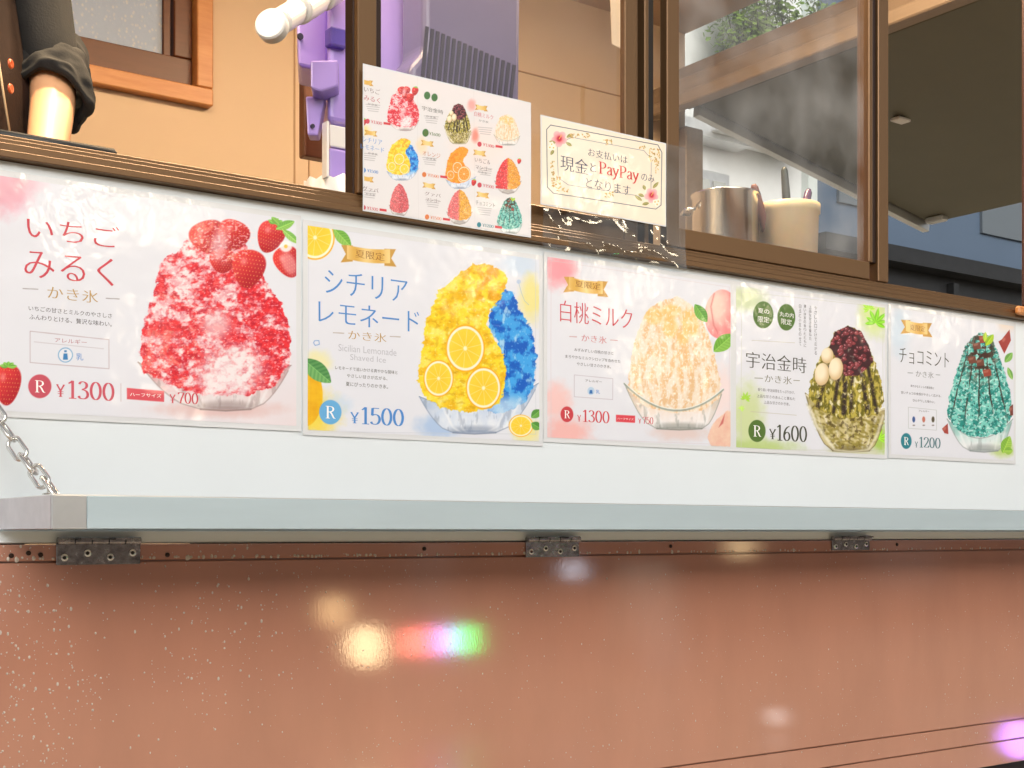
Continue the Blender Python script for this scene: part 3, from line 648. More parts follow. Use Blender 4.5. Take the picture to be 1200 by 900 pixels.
# ------------------------------------------------------------------ printed sheets: drawing tools
def _hash(ix, iy, seed):
    n = (ix.astype(np.int64)*374761393+iy.astype(np.int64)*668265263+seed*1442695041) & 0x7fffffff
    n = ((n ^ (n >> 13))*1274126177) & 0x7fffffff
    return ((n ^ (n >> 16)) & 0xffff)/65535.0
def vnoise(x, y, seed=0):
    """gradient noise scaled to about 0..1"""
    ix, iy = np.floor(x), np.floor(y); fx, fy = x-ix, y-iy
    def g(dx, dy):
        a = _hash(ix+dx, iy+dy, seed)*6.2832; return np.cos(a)*(fx-dx)+np.sin(a)*(fy-dy)
    u = fx*fx*fx*(fx*(fx*6-15)+10); v = fy*fy*fy*(fy*(fy*6-15)+10)
    return np.clip(.5+.75*((g(0, 0)*(1-u)+g(1, 0)*u)*(1-v)+(g(0, 1)*(1-u)+g(1, 1)*u)*v), 0, 1)
def fbm(x, y, s, seed=0, o=4):
    v, a, t = 0, .5, 0
    for k in range(o): v = v+a*vnoise(x/s*2**k, y/s*2**k, seed+k*17); t += a; a *= .55
    return v/t
def sst(a, b, x):
    t = np.clip((x-a)/(b-a), 0, 1); return t*t*(3-2*t)
def rgb(r, g, b): return np.array((r, g, b), float)/255
def mixc(a, b, t): return np.asarray(a)*(1-t[..., None])+np.asarray(b)*t[..., None]

class Art:
    """a printed picture: colour field C over drawing coordinates X, Y (shared canvas, movable coordinates)"""
    def __init__(s, C, X, Y, clip=None): s.C, s.X, s.Y, s.clip = C, X, Y, clip
    def view(s, sx, sy, ox, oy): return Art(s.C, (s.X-ox)/sx, (s.Y-oy)/sy, s.clip)
    def over(s, m, col):
        if s.clip is not None: m = m*s.clip
        m = m[..., None]; s.C[:] = s.C*(1-m)+np.asarray(col)*m
    def ell(s, cx, cy, rx, ry, rot=0, soft=1.5):
        dx, dy = s.X-cx, s.Y-cy; c, q = math.cos(rot), math.sin(rot)
        r = np.sqrt(((dx*c+dy*q)/rx)**2+((-dx*q+dy*c)/ry)**2)
        return 1-sst(-soft, soft, (r-1)*min(rx, ry))
    def wash(s, cx, cy, rx, ry, col, a=.6, seed=0):
        r = np.sqrt(((s.X-cx)/rx)**2+((s.Y-cy)/ry)**2)+.5*(fbm(s.X, s.Y, 40, seed)-.5)
        s.over((1-sst(.3, 1.05, r))*a, col)
    def sdf(s, pts, wob=0, wsc=20, seed=0):
        X, Y = s.X, s.Y
        if wob: X = X+wob*(fbm(X, Y, wsc, seed)-.5)*2; Y = Y+wob*(fbm(s.X, s.Y, wsc, seed+5)-.5)*2
        d = np.full(X.shape, 1e9); ins = np.zeros(X.shape, bool); n = len(pts)
        for i in range(n):
            (ax, ay), (bx_, by) = pts[i], pts[(i+1) % n]; ex, ey = bx_-ax, by-ay
            t = np.clip(((X-ax)*ex+(Y-ay)*ey)/(ex*ex+ey*ey+1e-9), 0, 1)
            d = np.minimum(d, (X-ax-t*ex)**2+(Y-ay-t*ey)**2)
            cr = ((ay > Y) != (by > Y)) & (X < ex*(Y-ay)/((by-ay) if by != ay else 1e-9)+ax); ins ^= cr
        d = np.sqrt(d); return np.where(ins, -d, d)
    def poly(s, pts, soft=1.5, **k): return 1-sst(-soft, soft, s.sdf(pts, **k))
    def line(s, pts, wd, soft=1.0):
        d = np.full(s.X.shape, 1e9)
        for (ax, ay), (bx_, by) in zip(pts, pts[1:]):
            ex, ey = bx_-ax, by-ay; t = np.clip(((s.X-ax)*ex+(s.Y-ay)*ey)/(ex*ex+ey*ey+1e-9), 0, 1)
            d = np.minimum(d, np.hypot(s.X-ax-t*ex, s.Y-ay-t*ey))
        return 1-sst(wd-soft, wd+soft, d)
    def leaf(s, ax, ay, bx_, by, wd, col, col2):
        ex, ey = bx_-ax, by-ay; L = math.hypot(ex, ey); ux, uy = ex/L, ey/L
        u = ((s.X-ax)*ux+(s.Y-ay)*uy)/L; v = (-(s.X-ax)*uy+(s.Y-ay)*ux)
        half = wd*np.sin(np.clip(u, 0, 1)*math.pi)**.8+1e-3
        m = (1-sst(-1.5, 1.5, np.abs(v)-half))*((u > 0) & (u < 1))
        vein = .5+.5*np.cos((u*8-np.abs(v)/wd*1.2)*6.28)
        s.over(m, mixc(col, col2, np.clip(.25+.3*vein+.4*(v > 0), 0, 1)))
        s.over(m*(1-sst(0, 2.2, np.abs(v))), np.asarray(col2)*1.1)
    def berry(s, cx, cy, rx, ry, rot=0, seed=0, cap=True):
        dx, dy = s.X-cx, s.Y-cy; c, q = math.cos(rot), math.sin(rot); u, v = (dx*c+dy*q)/rx, (-dx*q+dy*c)/ry
        r = np.sqrt((u*(1+.28*v))**2+v*v); m = 1-sst(-.05, .05, r-1)
        base = mixc(rgb(236, 60, 58), rgb(176, 16, 34), sst(-.6, 1, u*.5+v*.5+.3*fbm(s.X, s.Y, rx*.5, seed)))
        s.over(m, base)
        gx, gy = u*5, v*5; row = np.floor(gy); fx = (gx+.5*(row % 2)) % 1-.5; fy = gy % 1-.5
        s.over(m*(1-sst(.12, .22, np.sqrt((fx*1.6)**2+fy**2)))*.7, rgb(250, 190, 110))
        s.over(m*(1-sst(.0, .35, np.hypot(u+.35, v+.35)))*.5, rgb(255, 190, 185))
        if cap:
            for k in range(5):
                a = rot-math.pi/2+(k-2)*.55; x0, y0 = cx+math.sin(rot)*ry*.85, cy-math.cos(rot)*ry*.85
                s.leaf(x0, y0, x0+math.cos(a)*rx*.75, y0+math.sin(a)*rx*.6+ry*.1, rx*.16, rgb(88, 160, 50), rgb(150, 205, 90))
    def lemon(s, cx, cy, rx, ry, seed=0, col=rgb(255, 206, 44), seg=10, rot=.2):
        dx, dy = (s.X-cx)/rx, (s.Y-cy)/ry; r = np.hypot(dx, dy); a = np.arctan2(dy, dx)+rot
        e = 1.6/min(rx, ry)
        s.over(1-sst(1-e, 1+e, r), col*np.array((.98, .88, .5)))
        s.over(1-sst(.93-e, .93+e, r), rgb(255, 246, 214))
        s.over(1-sst(.82-e, .82+e, r), mixc(col, np.minimum(col*np.array((1, 1.1, 1.8)), 1), .2+.7*fbm(a*3, r*4, .35, seed)*sst(0, .9, r)))
        da = np.abs(((a/(2*math.pi)*seg) % 1)-.5)
        s.over((1-sst(-.02, .05, (.5-da)*r*1.1))*(r < .84)*.8*sst(.0, .15, r), rgb(255, 244, 196))
        s.over((1-sst(.06, .13, r))*.9, rgb(255, 246, 214))
    def bowl(s, xl, yl, xr, yr, drop, bl, br, yb, col, edge, a=.55, foot=True, tint=None):
        """glass dish: rim from (xl,yl) to (xr,yr) sagging by drop, tapering to a foot bl..br at yb"""
        cx, cy = (xl+xr)/2, (yl+yr)/2
        rim = [(xl+(xr-xl)*t, yl+(yr-yl)*t+drop*4*t*(1-t)) for t in np.linspace(0, 1, 17)]
        side_r = [(br+(xr-br)*(1-t)**.55, yb+(yr-yb)*(1-t)**1.0) for t in np.linspace(0, 1, 9)][1:]
        side_l = [(bl+(xl-bl)*t**.55, yb+(yl-yb)*t**1.0) for t in np.linspace(0, 1, 9)]
        pts = rim+side_r[::1]+side_l
        m = s.poly(pts, 2.0); n = fbm(s.X*1.4, s.Y*.5, 40, 9)
        s.over(m*a, mixc(col, np.clip(np.asarray(col)*1.25, 0, 1), n))
        if tint is not None:
            g = sst(yb-8, cy+drop*.3, s.Y+0*s.X); s.over(m*g*(.45+.5*sst(.4, .6, fbm(s.X, s.Y, 36, 19))), tint)
        s.over(m*sst(.28, .5, np.abs((s.X-cx)/(xr-xl)))*.35, np.asarray(edge)); s.over(m*sst(.56, .66, fbm(s.X*1.6, s.Y*.5, 46, 29))*.35, np.asarray(edge)*.9)
        s.over(m*s.ell((bl+br)/2, yb-4, (br-bl)*.62, 22, 0, 10)*.5, np.asarray(edge)*.85)
        for off, al in ((.18, .45), (.30, .3), (.78, .35), (.9, .4)):
            x0 = xl+(xr-xl)*off; xm = bl+(br-bl)*off
            s.over(s.line([(x0, yl+(yr-yl)*off+drop*4*off*(1-off)), (xm*.6+x0*.4, (yb+cy)/2+drop), (xm, yb)], 4, 4)*m*al, (1, 1, 1))
        s.over(s.line(rim, 2.2, 1.6)*.75, edge); s.over(s.line([(x_, y_-4) for x_, y_ in rim], 1.5, 1.4)*.7, (1, 1, 1))
        s.over(s.line(side_r, 2, 1.6)*.6, edge); s.over(s.line(side_l, 2, 1.6)*.6, edge)
        s.over(s.line([(bl, yb), ((bl+br)/2, yb+5), (br, yb)], 2.6, 2)*.7, np.asarray(edge)*.8)
        if foot: s.over(s.ell((bl+br)/2, yb-2, (br-bl)/2+4, 7)*.5, edge)
    def box(s, pts, wd, col, a=1): s.over(s.line(pts+[pts[0]], wd, .9)*a, col)

def flakes(s, scale, seed, ang=.2, stretch=2.0):
    c, q = math.cos(ang), math.sin(ang); u, v = s.X*c+s.Y*q, -s.X*q+s.Y*c
    return .55*fbm(u/stretch, v, scale, seed, 3)+.45*vnoise(u/stretch/scale*3.1, v/scale*3.1, seed+9)

# ---- the desserts, each in its own drawing coordinates
def ice_strawberry(A, dish=True):
    if dish: A.bowl(440, 640, 928, 650, 70, 640, 800, 790, rgb(226, 212, 210), rgb(160, 138, 136), .75, tint=rgb(238, 176, 178))
    o = [(452, 668), (446, 600), (455, 540), (478, 450), (496, 400), (512, 320), (560, 290), (610, 235), (690, 215), (770, 240), (812, 310), (850, 385), (905, 465), (926, 560), (922, 650), (880, 715), (780, 745), (660, 745), (560, 722)]
    d = A.sdf(o, 14, 26, 3); m = 1-sst(-2, 2, d)
    n = .62*fbm(A.X/1.5, A.Y, 46, 11, 3)+.38*fbm(A.X/1.3, A.Y, 15, 13, 3); big = fbm(A.X, A.Y, 130, 21, 2)
    reg = A.ell(850, 560, 90, 170, .1, 60)*.10+A.ell(560, 610, 130, 90, 0, 70)*.06+A.ell(690, 430, 160, 90, .2, 60)*.02-A.ell(560, 320, 120, 90, 0, 60)*.03-A.ell(740, 660, 90, 80, 0, 40)*.10
    th = .500-reg+.22*(big-.5)
    fine = fbm(A.X/1.5, A.Y, 11, 51, 3); tone = fbm(A.X, A.Y, 18, 31)
    red = sst(th-.10, th+.085, n+.16*(fine-.5))
    ice = mixc(rgb(252, 226, 226), rgb(240, 168, 176), sst(.40, .62, fbm(A.X/1.4, A.Y, 40, 37))); ice = mixc(ice, rgb(255, 246, 246), sst(.52, .66, fine)*.8); ice = mixc(ice, rgb(214, 96, 112), sst(.56, .70, fbm(A.X/1.3, A.Y, 13, 63))*.5)
    rr = mixc(rgb(238, 44, 54), rgb(206, 20, 44), sst(.42, .62, tone)); rr = mixc(rr, rgb(246, 120, 126), sst(.54, .66, fine)*.6)
    A.over(m, ice*(1-red[..., None])+rr*red[..., None])
    A.over(A.ell(735, 668, 104, 78, -.2, 30)*m*(.55+.45*sst(.4, .6, fbm(A.X, A.Y, 26, 5))), rgb(248, 236, 236)); A.over(A.ell(690, 520, 46, 44, 0, 26)*m*.7, rgb(248, 224, 224))
    A.over(sst(.70, .80, vnoise(A.X/9, A.Y/7, 77))*m*.5, rgb(255, 236, 238))
    for x, y, rx, ry, r_, sd in ((662, 240, 55, 52, -.3, 1), (742, 236, 50, 50, .4, 2), (710, 318, 42, 38, .1, 3), (792, 342, 52, 62, .15, 4)):
        A.berry(x, y, rx, ry, r_, sd, False)
    A.over(A.ell(700, 262, 26, 50, .2, 14)*.6, rgb(255, 226, 228))
    A.over(sst(.60, .70, vnoise(A.X/11, A.Y/6, 12))*A.ell(715, 250, 100, 70)*.55, rgb(255, 230, 232))

def ice_lemon(A, dish=True, orange=False):
    if dish: A.bowl(484, 690, 932, 640, 60, 612, 772, 826, rgb(208, 220, 238), rgb(134, 150, 178), .9, tint=rgb(196, 214, 240))
    ye = [(476, 640), (484, 560), (500, 480), (508, 420), (545, 320), (560, 285), (600, 262), (632, 232), (690, 190), (760, 196), (808, 226), (816, 262), (790, 320), (752, 362), (742, 420), (764, 470), (800, 530), (812, 600), (800, 690), (750, 738), (660, 750), (570, 732), (510, 700)]
    bl = [(752, 350), (800, 292), (832, 288), (850, 340), (878, 390), (908, 440), (926, 540), (918, 640), (886, 710), (800, 752), (740, 745), (800, 640), (800, 560), (775, 480), (745, 430)]
    tone = fbm(A.X, A.Y, 60, 3, 5); n = fbm(A.X, A.Y, 48, 5, 5)
    if not orange:
        m = 1-sst(-2, 2, A.sdf(bl, 14, 24, 8))
        A.over(m, mixc(mixc(rgb(66, 168, 240), rgb(10, 96, 200), sst(.42, .58, n)), rgb(190, 228, 250), sst(.58, .70, fbm(A.X*1.4, A.Y*.7, 60, 15, 5))*.8))
        A.over(m*A.ell(800, 730, 110, 40, 0, 30)*.8, rgb(200, 224, 246))
        A.over(m*sst(.74, .84, vnoise(A.X/7, A.Y/11, 4))*.4, rgb(200, 232, 255))
    m = 1-sst(-2, 2, A.sdf(ye, 16, 26, 2))
    c = mixc(rgb(255, 224, 50), rgb(242, 188, 20), sst(.42, .64, n)); c = mixc(c, rgb(255, 238, 130), sst(.48, .68, tone)*.7); c = c*(.93+.14*fbm(A.X, A.Y, 9, 61))[..., None]
    if orange: c = c*np.array((1, .72, .55))
    A.over(m, c)
    A.over(m*A.ell(745, 250, 80, 80, 0, 50)*sst(.4, .6, n)*.7, rgb(240, 158, 40))
    A.over(m*sst(.70, .82, vnoise(A.X/10, A.Y/8, 14))*.4, rgb(255, 250, 200))
    A.over(m*sst(.62, .78, vnoise(A.X/20, A.Y/16, 41))*.35, rgb(206, 150, 10))
    A.over(m*(1-sst(0, 34, A.Y-700+0*A.X))*0, rgb(255, 255, 255))
    lc = rgb(255, 206, 44) if not orange else rgb(255, 150, 40)
    A.lemon(657, 509, 74, 90, 1, lc); A.lemon(556, 622, 57, 70, 2, lc, rot=.7); A.lemon(726, 658, 67, 80, 3, lc, rot=.4)

def ice_peach(A, dish=True):
    o = [(376, 600), (384, 520), (398, 430), (418, 360), (446, 290), (470, 255), (520, 226), (590, 210), (642, 236), (684, 290), (718, 370), (748, 470), (770, 570), (762, 640), (690, 690), (560, 700), (450, 672)]
    if dish: A.bowl(364, 575, 780, 600, 100, 500, 690, 765, rgb(240, 226, 220), rgb(142, 146, 138), .9, tint=rgb(246, 216, 190))
    m = 1-sst(-2, 2, A.sdf(o, 9, 22, 6)); n = fbm(A.X*1.7, A.Y*.6, 40, 4); t = fbm(A.X, A.Y, 16, 8)
    A.over(m*.97, mixc(mixc(rgb(248, 230, 206), rgb(238, 196, 146), sst(.42, .62, n)), rgb(252, 244, 232), sst(.52, .68, t)*.7))
    for x, y, rx, ry, r_ in ((486, 290, 40, 36, .3), (556, 336, 34, 46, -.2), (640, 318, 36, 58, -.2), (612, 380, 24, 34, .2), (560, 270, 44, 28, 0)):
        A.over(A.ell(x, y, rx, ry, r_, 9)*m*.85, mixc(rgb(248, 196, 112), rgb(255, 226, 170), sst(.35, .7, fbm(A.X, A.Y, 30, 6))))
    A.over(A.ell(610, 480, 40, 90, .1, 40)*m*.5*sst(.35, .6, n), rgb(240, 186, 120))
    A.over(sst(.66, .76, vnoise(A.X/9, A.Y/12, 3))*m*.5, rgb(255, 255, 250))
    if dish:
        rim = [(364+416*t, 575+25*t+100*4*t*(1-t)) for t in np.linspace(0, 1, 17)]
        A.over(A.line(rim, 4.5, 2.5)*.8, rgb(146, 160, 150)); A.over(A.line([(x_, y_-5) for x_, y_ in rim], 1.6, 1.4)*.9, rgb(250, 250, 246))

def ice_matcha(A, dish=True):
    o = [(318, 470), (326, 410), (352, 340), (372, 300), (402, 262), (428, 205), (480, 182), (530, 202), (560, 258), (590, 330), (616, 410), (626, 490), (600, 545), (460, 560), (360, 520)]
    if dish:
        A.bowl(306, 455, 636, 515, 42, 418, 566, 690, rgb(188, 172, 112), rgb(110, 98, 60), .85)
        mb_ = A.poly([(315, 500), (640, 545), (600, 640), (556, 684), (430, 684), (350, 600)], 10)
        A.over(mb_*sst(.40, .62, flakes(A, 34, 3, .3, 1.6))*.85, mixc(rgb(104, 92, 24), rgb(196, 178, 84), fbm(A.X, A.Y, 14, 9)))
        A.over(mb_*sst(.54, .64, fbm(A.X, A.Y, 26, 19))*.6, rgb(66, 48, 18))
        for q_, w_, a_ in (([(322, 510), (352, 590), (420, 676)], 7, .75), ([(346, 530), (380, 610)], 4, .5), ([(622, 548), (596, 630), (566, 680)], 6, .7), ([(470, 560), (480, 640)], 6, .35), ([(425, 686), (490, 694), (560, 686)], 4, .7)): A.over(A.line(q_, w_, 6)*a_, rgb(250, 244, 222))
        A.over(A.line([(310+322*t_, 462+56*t_+42*4*t_*(1-t_)*.9) for t_ in np.linspace(0, 1, 15)], 4, 3)*.8, rgb(244, 238, 214))
    m = 1-sst(-2, 2, A.sdf(o, 8, 18, 4)); n = fbm(A.X*1.8, A.Y*.7, 26, 14); t = fbm(A.X, A.Y, 12, 2)
    c = mixc(rgb(196, 178, 78), rgb(110, 102, 22), sst(.42, .58, n)); c = mixc(c, rgb(246, 238, 204), sst(.54, .66, fbm(A.X*1.3, A.Y*.8, 24, 2))*.85)
    A.over(m, c)
    for x0, x1, w_ in ((470, 462, 10), (498, 492, 6), (530, 560, 9), (560, 596, 7), (448, 420, 7), (400, 350, 8)):
        A.over(A.line([(x0, 350), ((x0+x1)/2, 430), (x1, 535)], w_, 6)*m*sst(.3, .55, fbm(A.X, A.Y, 22, 71))*.95, rgb(44, 30, 26))
    cap = [(404, 268), (426, 206), (480, 181), (532, 203), (562, 258), (582, 326), (560, 352), (520, 384), (468, 384), (446, 352), (432, 312)]
    mc = 1-sst(-2, 2, A.sdf(cap, 5, 10, 1)); A.over(mc, rgb(62, 22, 30))
    rr = random.Random(5)
    for i in range(130):
        x, y = rr.uniform(400, 585), rr.uniform(182, 388); a_ = rr.uniform(-1, 1); k = rr.random()
        e = A.ell(x, y, 9.5, 6.5, a_, 1.6)*mc; A.over(e, rgb(96+60*k, 34+26*k, 44+22*k)); A.over(A.ell(x-2.5, y-2.2, 3.4, 1.8, a_, 1.2)*mc*.75, rgb(226, 176, 182))
    for x, y, rx, ry in ((396, 302, 25, 32), (374, 378, 30, 46), (430, 356, 29, 46)):
        A.over(A.ell(x+3, y+5, rx+2, ry+3, .1, 5)*.4, rgb(70, 50, 20))
        dd = np.hypot((A.X-x+6)/rx, (A.Y-y+10)/ry); A.over(A.ell(x, y, rx, ry, .1), mixc(rgb(252, 238, 206), rgb(222, 190, 140), sst(.4, 1.3, dd)))

def ice_mint(A, dish=True):
    if dish: A.bowl(884, 560, 1150, 560, 78, 978, 1090, 690, rgb(226, 232, 230), rgb(150, 160, 158), .8, tint=rgb(150, 214, 204))
    o = [(884, 540), (892, 470), (912, 400), (934, 330), (958, 262), (990, 222), (1022, 208), (1062, 222), (1092, 292), (1118, 370), (1142, 460), (1148, 545), (1110, 615), (1040, 634), (970, 630), (908, 590)]
    m = 1-sst(-2, 2, A.sdf(o, 7, 14, 5)); t = fbm(A.X, A.Y, 14, 3)
    u = (A.X-1020)/(40+(A.Y-200)*.32); st = np.abs(np.sin(u*8.5+.8*fbm(A.X, A.Y, 60, 8)))
    c = mixc(rgb(132, 214, 200), rgb(30, 142, 132), sst(.42, .6, fbm(A.X, A.Y, 26, 3))); c = mixc(c, rgb(220, 246, 240), sst(.60, .72, vnoise(A.X/11, A.Y/9, 4))*.75)
    A.over(m, c)
    A.over(m*(1-sst(.0, .34, st))*sst(.34, .5, fbm(A.X, A.Y*.4, 24, 33))*.95*(1-sst(480, 610, A.Y)), rgb(52, 26, 18))
    A.over(m*A.ell(1020, 300, 60, 95, 0, 40)*sst(.46, .58, fbm(A.X, A.Y, 24, 6)), rgb(70, 34, 22))
    A.over(m*sst(.70, .78, vnoise(A.X/9+4, A.Y/9, 8))*.6, rgb(38, 40, 34))
    for x, y, a_, k in ((1004, 262, .4, 0), (1030, 236, -.5, 1), (1018, 330, .2, 0), (1046, 372, -.3, 1), (985, 320, -.6, 0)):
        A.over(A.poly([(x-18, y-10+8*a_), (x+14, y-16), (x+18, y+12), (x-12, y+16)], 1.5), rgb(118+40*k, 66, 50)); A.over(A.poly([(x-14, y-8), (x+8, y-12), (x+4, y-2), (x-12, y+2)], 2)*.5, rgb(190, 130, 108))
    A.leaf(1040, 262, 1072, 216, 14, rgb(120, 180, 30), rgb(196, 222, 60)); A.leaf(1036, 246, 1040, 206, 9, rgb(140, 190, 40), rgb(206, 226, 80))

def ice_two(A, c1, c2, seed=0, dish=True):
    """half and half heap of the small menu, in a 100 x 140 box"""
    if dish: A.bowl(2, 92, 98, 92, 20, 30, 70, 134, rgb(236, 228, 224), rgb(170, 160, 154), .8)
    o = [(4, 104), (6, 76), (16, 46), (30, 20), (50, 4), (68, 16), (84, 44), (95, 76), (96, 104), (80, 120), (50, 124), (20, 118)]
    m = 1-sst(-.6, .6, A.sdf(o, 3, 8, seed)); n = flakes(A, 9, seed+1, .3, 1.5); t = fbm(A.X, A.Y, 5, seed+2)
    k = sst(-6, 6, A.X-48+10*(fbm(A.X, A.Y, 14, seed)-.5)); c = np.asarray(c1)*(1-k[..., None])+np.asarray(c2)*k[..., None]
    c = mixc(c*.86, np.clip(c*1.1, 0, 1), sst(.35, .65, n)); A.over(m, mixc(c, rgb(255, 240, 232), sst(.55, .75, t)*.65))

def maple(A, cx, cy, r, col, rot=0):
    for k in range(7):
        a = rot+(k-3)*.62-math.pi/2; L = r*(1, .9, .7)[min(2, abs(k-3)//1 if abs(k-3) < 3 else 2)]
        A.leaf(cx, cy, cx+math.cos(a)*L, cy+math.sin(a)*L, r*.13, col, np.clip(np.asarray(col)*1.25, 0, 1))
def banner(A, x0, y0, x1, y1, h):
    """gold ribbon whose top edge runs from (x0,y0) to (x1,y1)"""
    g = mixc(rgb(226, 178, 84), rgb(246, 214, 140), .5+.5*np.sin(A.X/14))
    sl = (y1-y0)/(x1-x0); e = h*.35
    A.over(A.poly([(x0, y0), (x0+e*2, y0+2), (x0+e*2, y0+h), (x0-2, y0+h*1.06), (x0+e*.8, y0+h*.55)]), rgb(206, 156, 66))
    A.over(A.poly([(x1, y1), (x1-e*2, y1-2), (x1-e*2, y1+h), (x1+2, y1+h*1.06), (x1-e*.8, y1+h*.55)]), rgb(206, 156, 66))
    pts = [(x0+e+(x1-x0-2*e)*t, y0+(y1-y0)*t+h*.10*math.sin(t*math.pi)) for t in np.linspace(0, 1, 9)]
    A.over(A.poly(pts+[(x_, y_+h*.85) for x_, y_ in pts[::-1]]), g)

# ------------------------------------------------------------------ lettering
_tc = {}
def glyphs(s, thin=0.0):
    key = (s, thin)
    if key not in _tc:
        c = bpy.data.curves.new('t', 'FONT'); c.body = s; c.resolution_u = 3; c.offset = thin
        o = bpy.data.objects.new('t', c); COL.objects.link(o)
        me = bpy.data.meshes.new_from_object(o.evaluated_get(bpy.context.evaluated_depsgraph_get()))
        v = np.array([(p.co.x, p.co.y) for p in me.vertices]) if len(me.vertices) else np.zeros((0, 2)); f = [tuple(p.vertices) for p in me.polygons]
        bpy.data.objects.remove(o); bpy.data.curves.remove(c); bpy.data.meshes.remove(me); _tc[key] = (v, f)
    return _tc[key]
def mincho(s):
    """brush-serif weight: thin outlines doubled sideways so that uprights are heavier than cross strokes"""
    v, f = glyphs(s, -.014); V, F_, L = [], [], []
    for k, dx in enumerate((-.012, .012)):
        b = sum(len(q) for q in V); V.append(v+np.array((dx, 0))); F_ += [tuple(i+b for i in q) for q in f]; L += [k]*len(v)
    return np.concatenate(V), F_, L
SERIF = {
 '0': (.58, [('o', .29, .5, .25, .5)]),
 '1': (.46, [[(.25, 0), (.25, 1)], [(.06, .84), (.14, .88), (.25, .99)], [(.08, .012), (.42, .012)]]),
 '2': (.54, [[(.07, .74), (.08, .88), (.17, .97), (.28, .99), (.41, .93), (.46, .78), (.42, .60), (.26, .34), (.06, .05)], [(.06, .04), (.48, .04)], [(.48, .04), (.50, .2)]]),
 '3': (.54, [[(.08, .84), (.15, .96), (.27, .99), (.40, .91), (.43, .76), (.37, .61), (.20, .54)], [(.20, .54), (.38, .49), (.47, .34), (.46, .16), (.36, .03), (.23, .01), (.10, .05), (.06, .17)]]),
 '5': (.54, [[(.13, .97), (.45, .97)], [(.13, .97), (.11, .54)], [(.11, .54), (.25, .61), (.38, .58), (.48, .44), (.48, .22), (.38, .05), (.24, .01), (.10, .05), (.06, .16)]]),
 '6': (.56, [[(.46, .94), (.30, .88), (.15, .68), (.08, .40), (.10, .16), (.20, .02), (.30, .01), (.42, .09), (.48, .27), (.44, .47), (.32, .57), (.20, .53), (.10, .38)]]),
 '7': (.52, [[(.05, .97), (.48, .97)], [(.05, .97), (.05, .82)], [(.48, .97), (.34, .58), (.24, .28), (.21, 0)]]),
 '¥': (.60, [[(.06, .99), (.30, .48)], [(.54, .99), (.30, .48)], [(.30, .48), (.30, 0)], [(.10, .42), (.50, .42)], [(.10, .26), (.50, .26)], [(.0, .985), (.16, .985)], [(.44, .985), (.6, .985)], [(.18, .012), (.42, .012)]]),
 'R': (.72, [[(.18, 0), (.18, 1)], [(.18, .98), (.36, .98), (.52, .93), (.58, .78), (.53, .62), (.40, .54), (.18, .52)], [(.34, .53), (.46, .38), (.56, .12), (.62, .02), (.72, .02)], [(.04, .012), (.32, .012)], [(.04, .985), (.18, .985)]]),
 'P': (.66, [[(.18, 0), (.18, 1)], [(.18, .98), (.38, .98), (.54, .92), (.60, .75), (.54, .57), (.40, .48), (.18, .47)], [(.04, .012), (.34, .012)], [(.04, .985), (.18, .985)]]),
 'a': (.50, [[(.10, .54), (.16, .64), (.26, .67), (.36, .62), (.38, .50), (.38, .08), (.48, .02)], [(.38, .40), (.24, .36), (.11, .26), (.08, .13), (.15, .02), (.26, .02), (.38, .14)]]),
 'y': (.52, [[(.07, .65), (.28, .06)], [(.48, .65), (.28, .06), (.18, -.20), (.08, -.27), (.03, -.22)], [(.0, .65), (.18, .65)], [(.38, .65), (.55, .65)]]),
}
def serif(s, bold=.125, hair=.045):
    V, F_, L, x0 = [], [], [], 0
    cnt = [0]
    def stroke(p, closed=False):
        p = np.array(p, float)
        if len(p) > 2:       # round the corners of curved strokes
            for _ in range(2):
                q = np.concatenate([p, p[:1]]) if closed else p
                a, b = q[:-1]*.75+q[1:]*.25, q[:-1]*.25+q[1:]*.75
                r = np.empty((len(a)*2, 2)); r[0::2] = a; r[1::2] = b
                p = r if closed else np.concatenate([p[:1], r, p[-1:]])
        n = len(p); b0 = len(V)
        for i in range(n):
            t = (p[(i+1) % n]-p[i-1]) if closed else p[min(i+1, n-1)]-p[max(i-1, 0)]
            t = t/(np.hypot(*t)+1e-9); wd = hair+(bold-hair)*abs(t[1])**1.6; nn = np.array((-t[1], t[0]))*wd/2
            V.append(p[i]+nn); V.append(p[i]-nn); L.extend((cnt[0] % 5,)*2)
        cnt[0] += 1
        for i in range(n if closed else n-1):
            j = (i+1) % n; F_.append((b0+2*i, b0+2*i+1, b0+2*j+1, b0+2*j))
    for ch in s:
        wd, st = SERIF[ch]
        for q in st:
            if q[0] == 'o': stroke([(x0+q[1]+q[3]*.86*math.cos(a), q[2]+q[4]*.985*math.sin(a)) for a in np.linspace(0, 2*math.pi, 28)[:-1]], True)
            else: stroke([(x0+a, b) for a, b in q])
        x0 += wd
    return np.array(V), F_, L

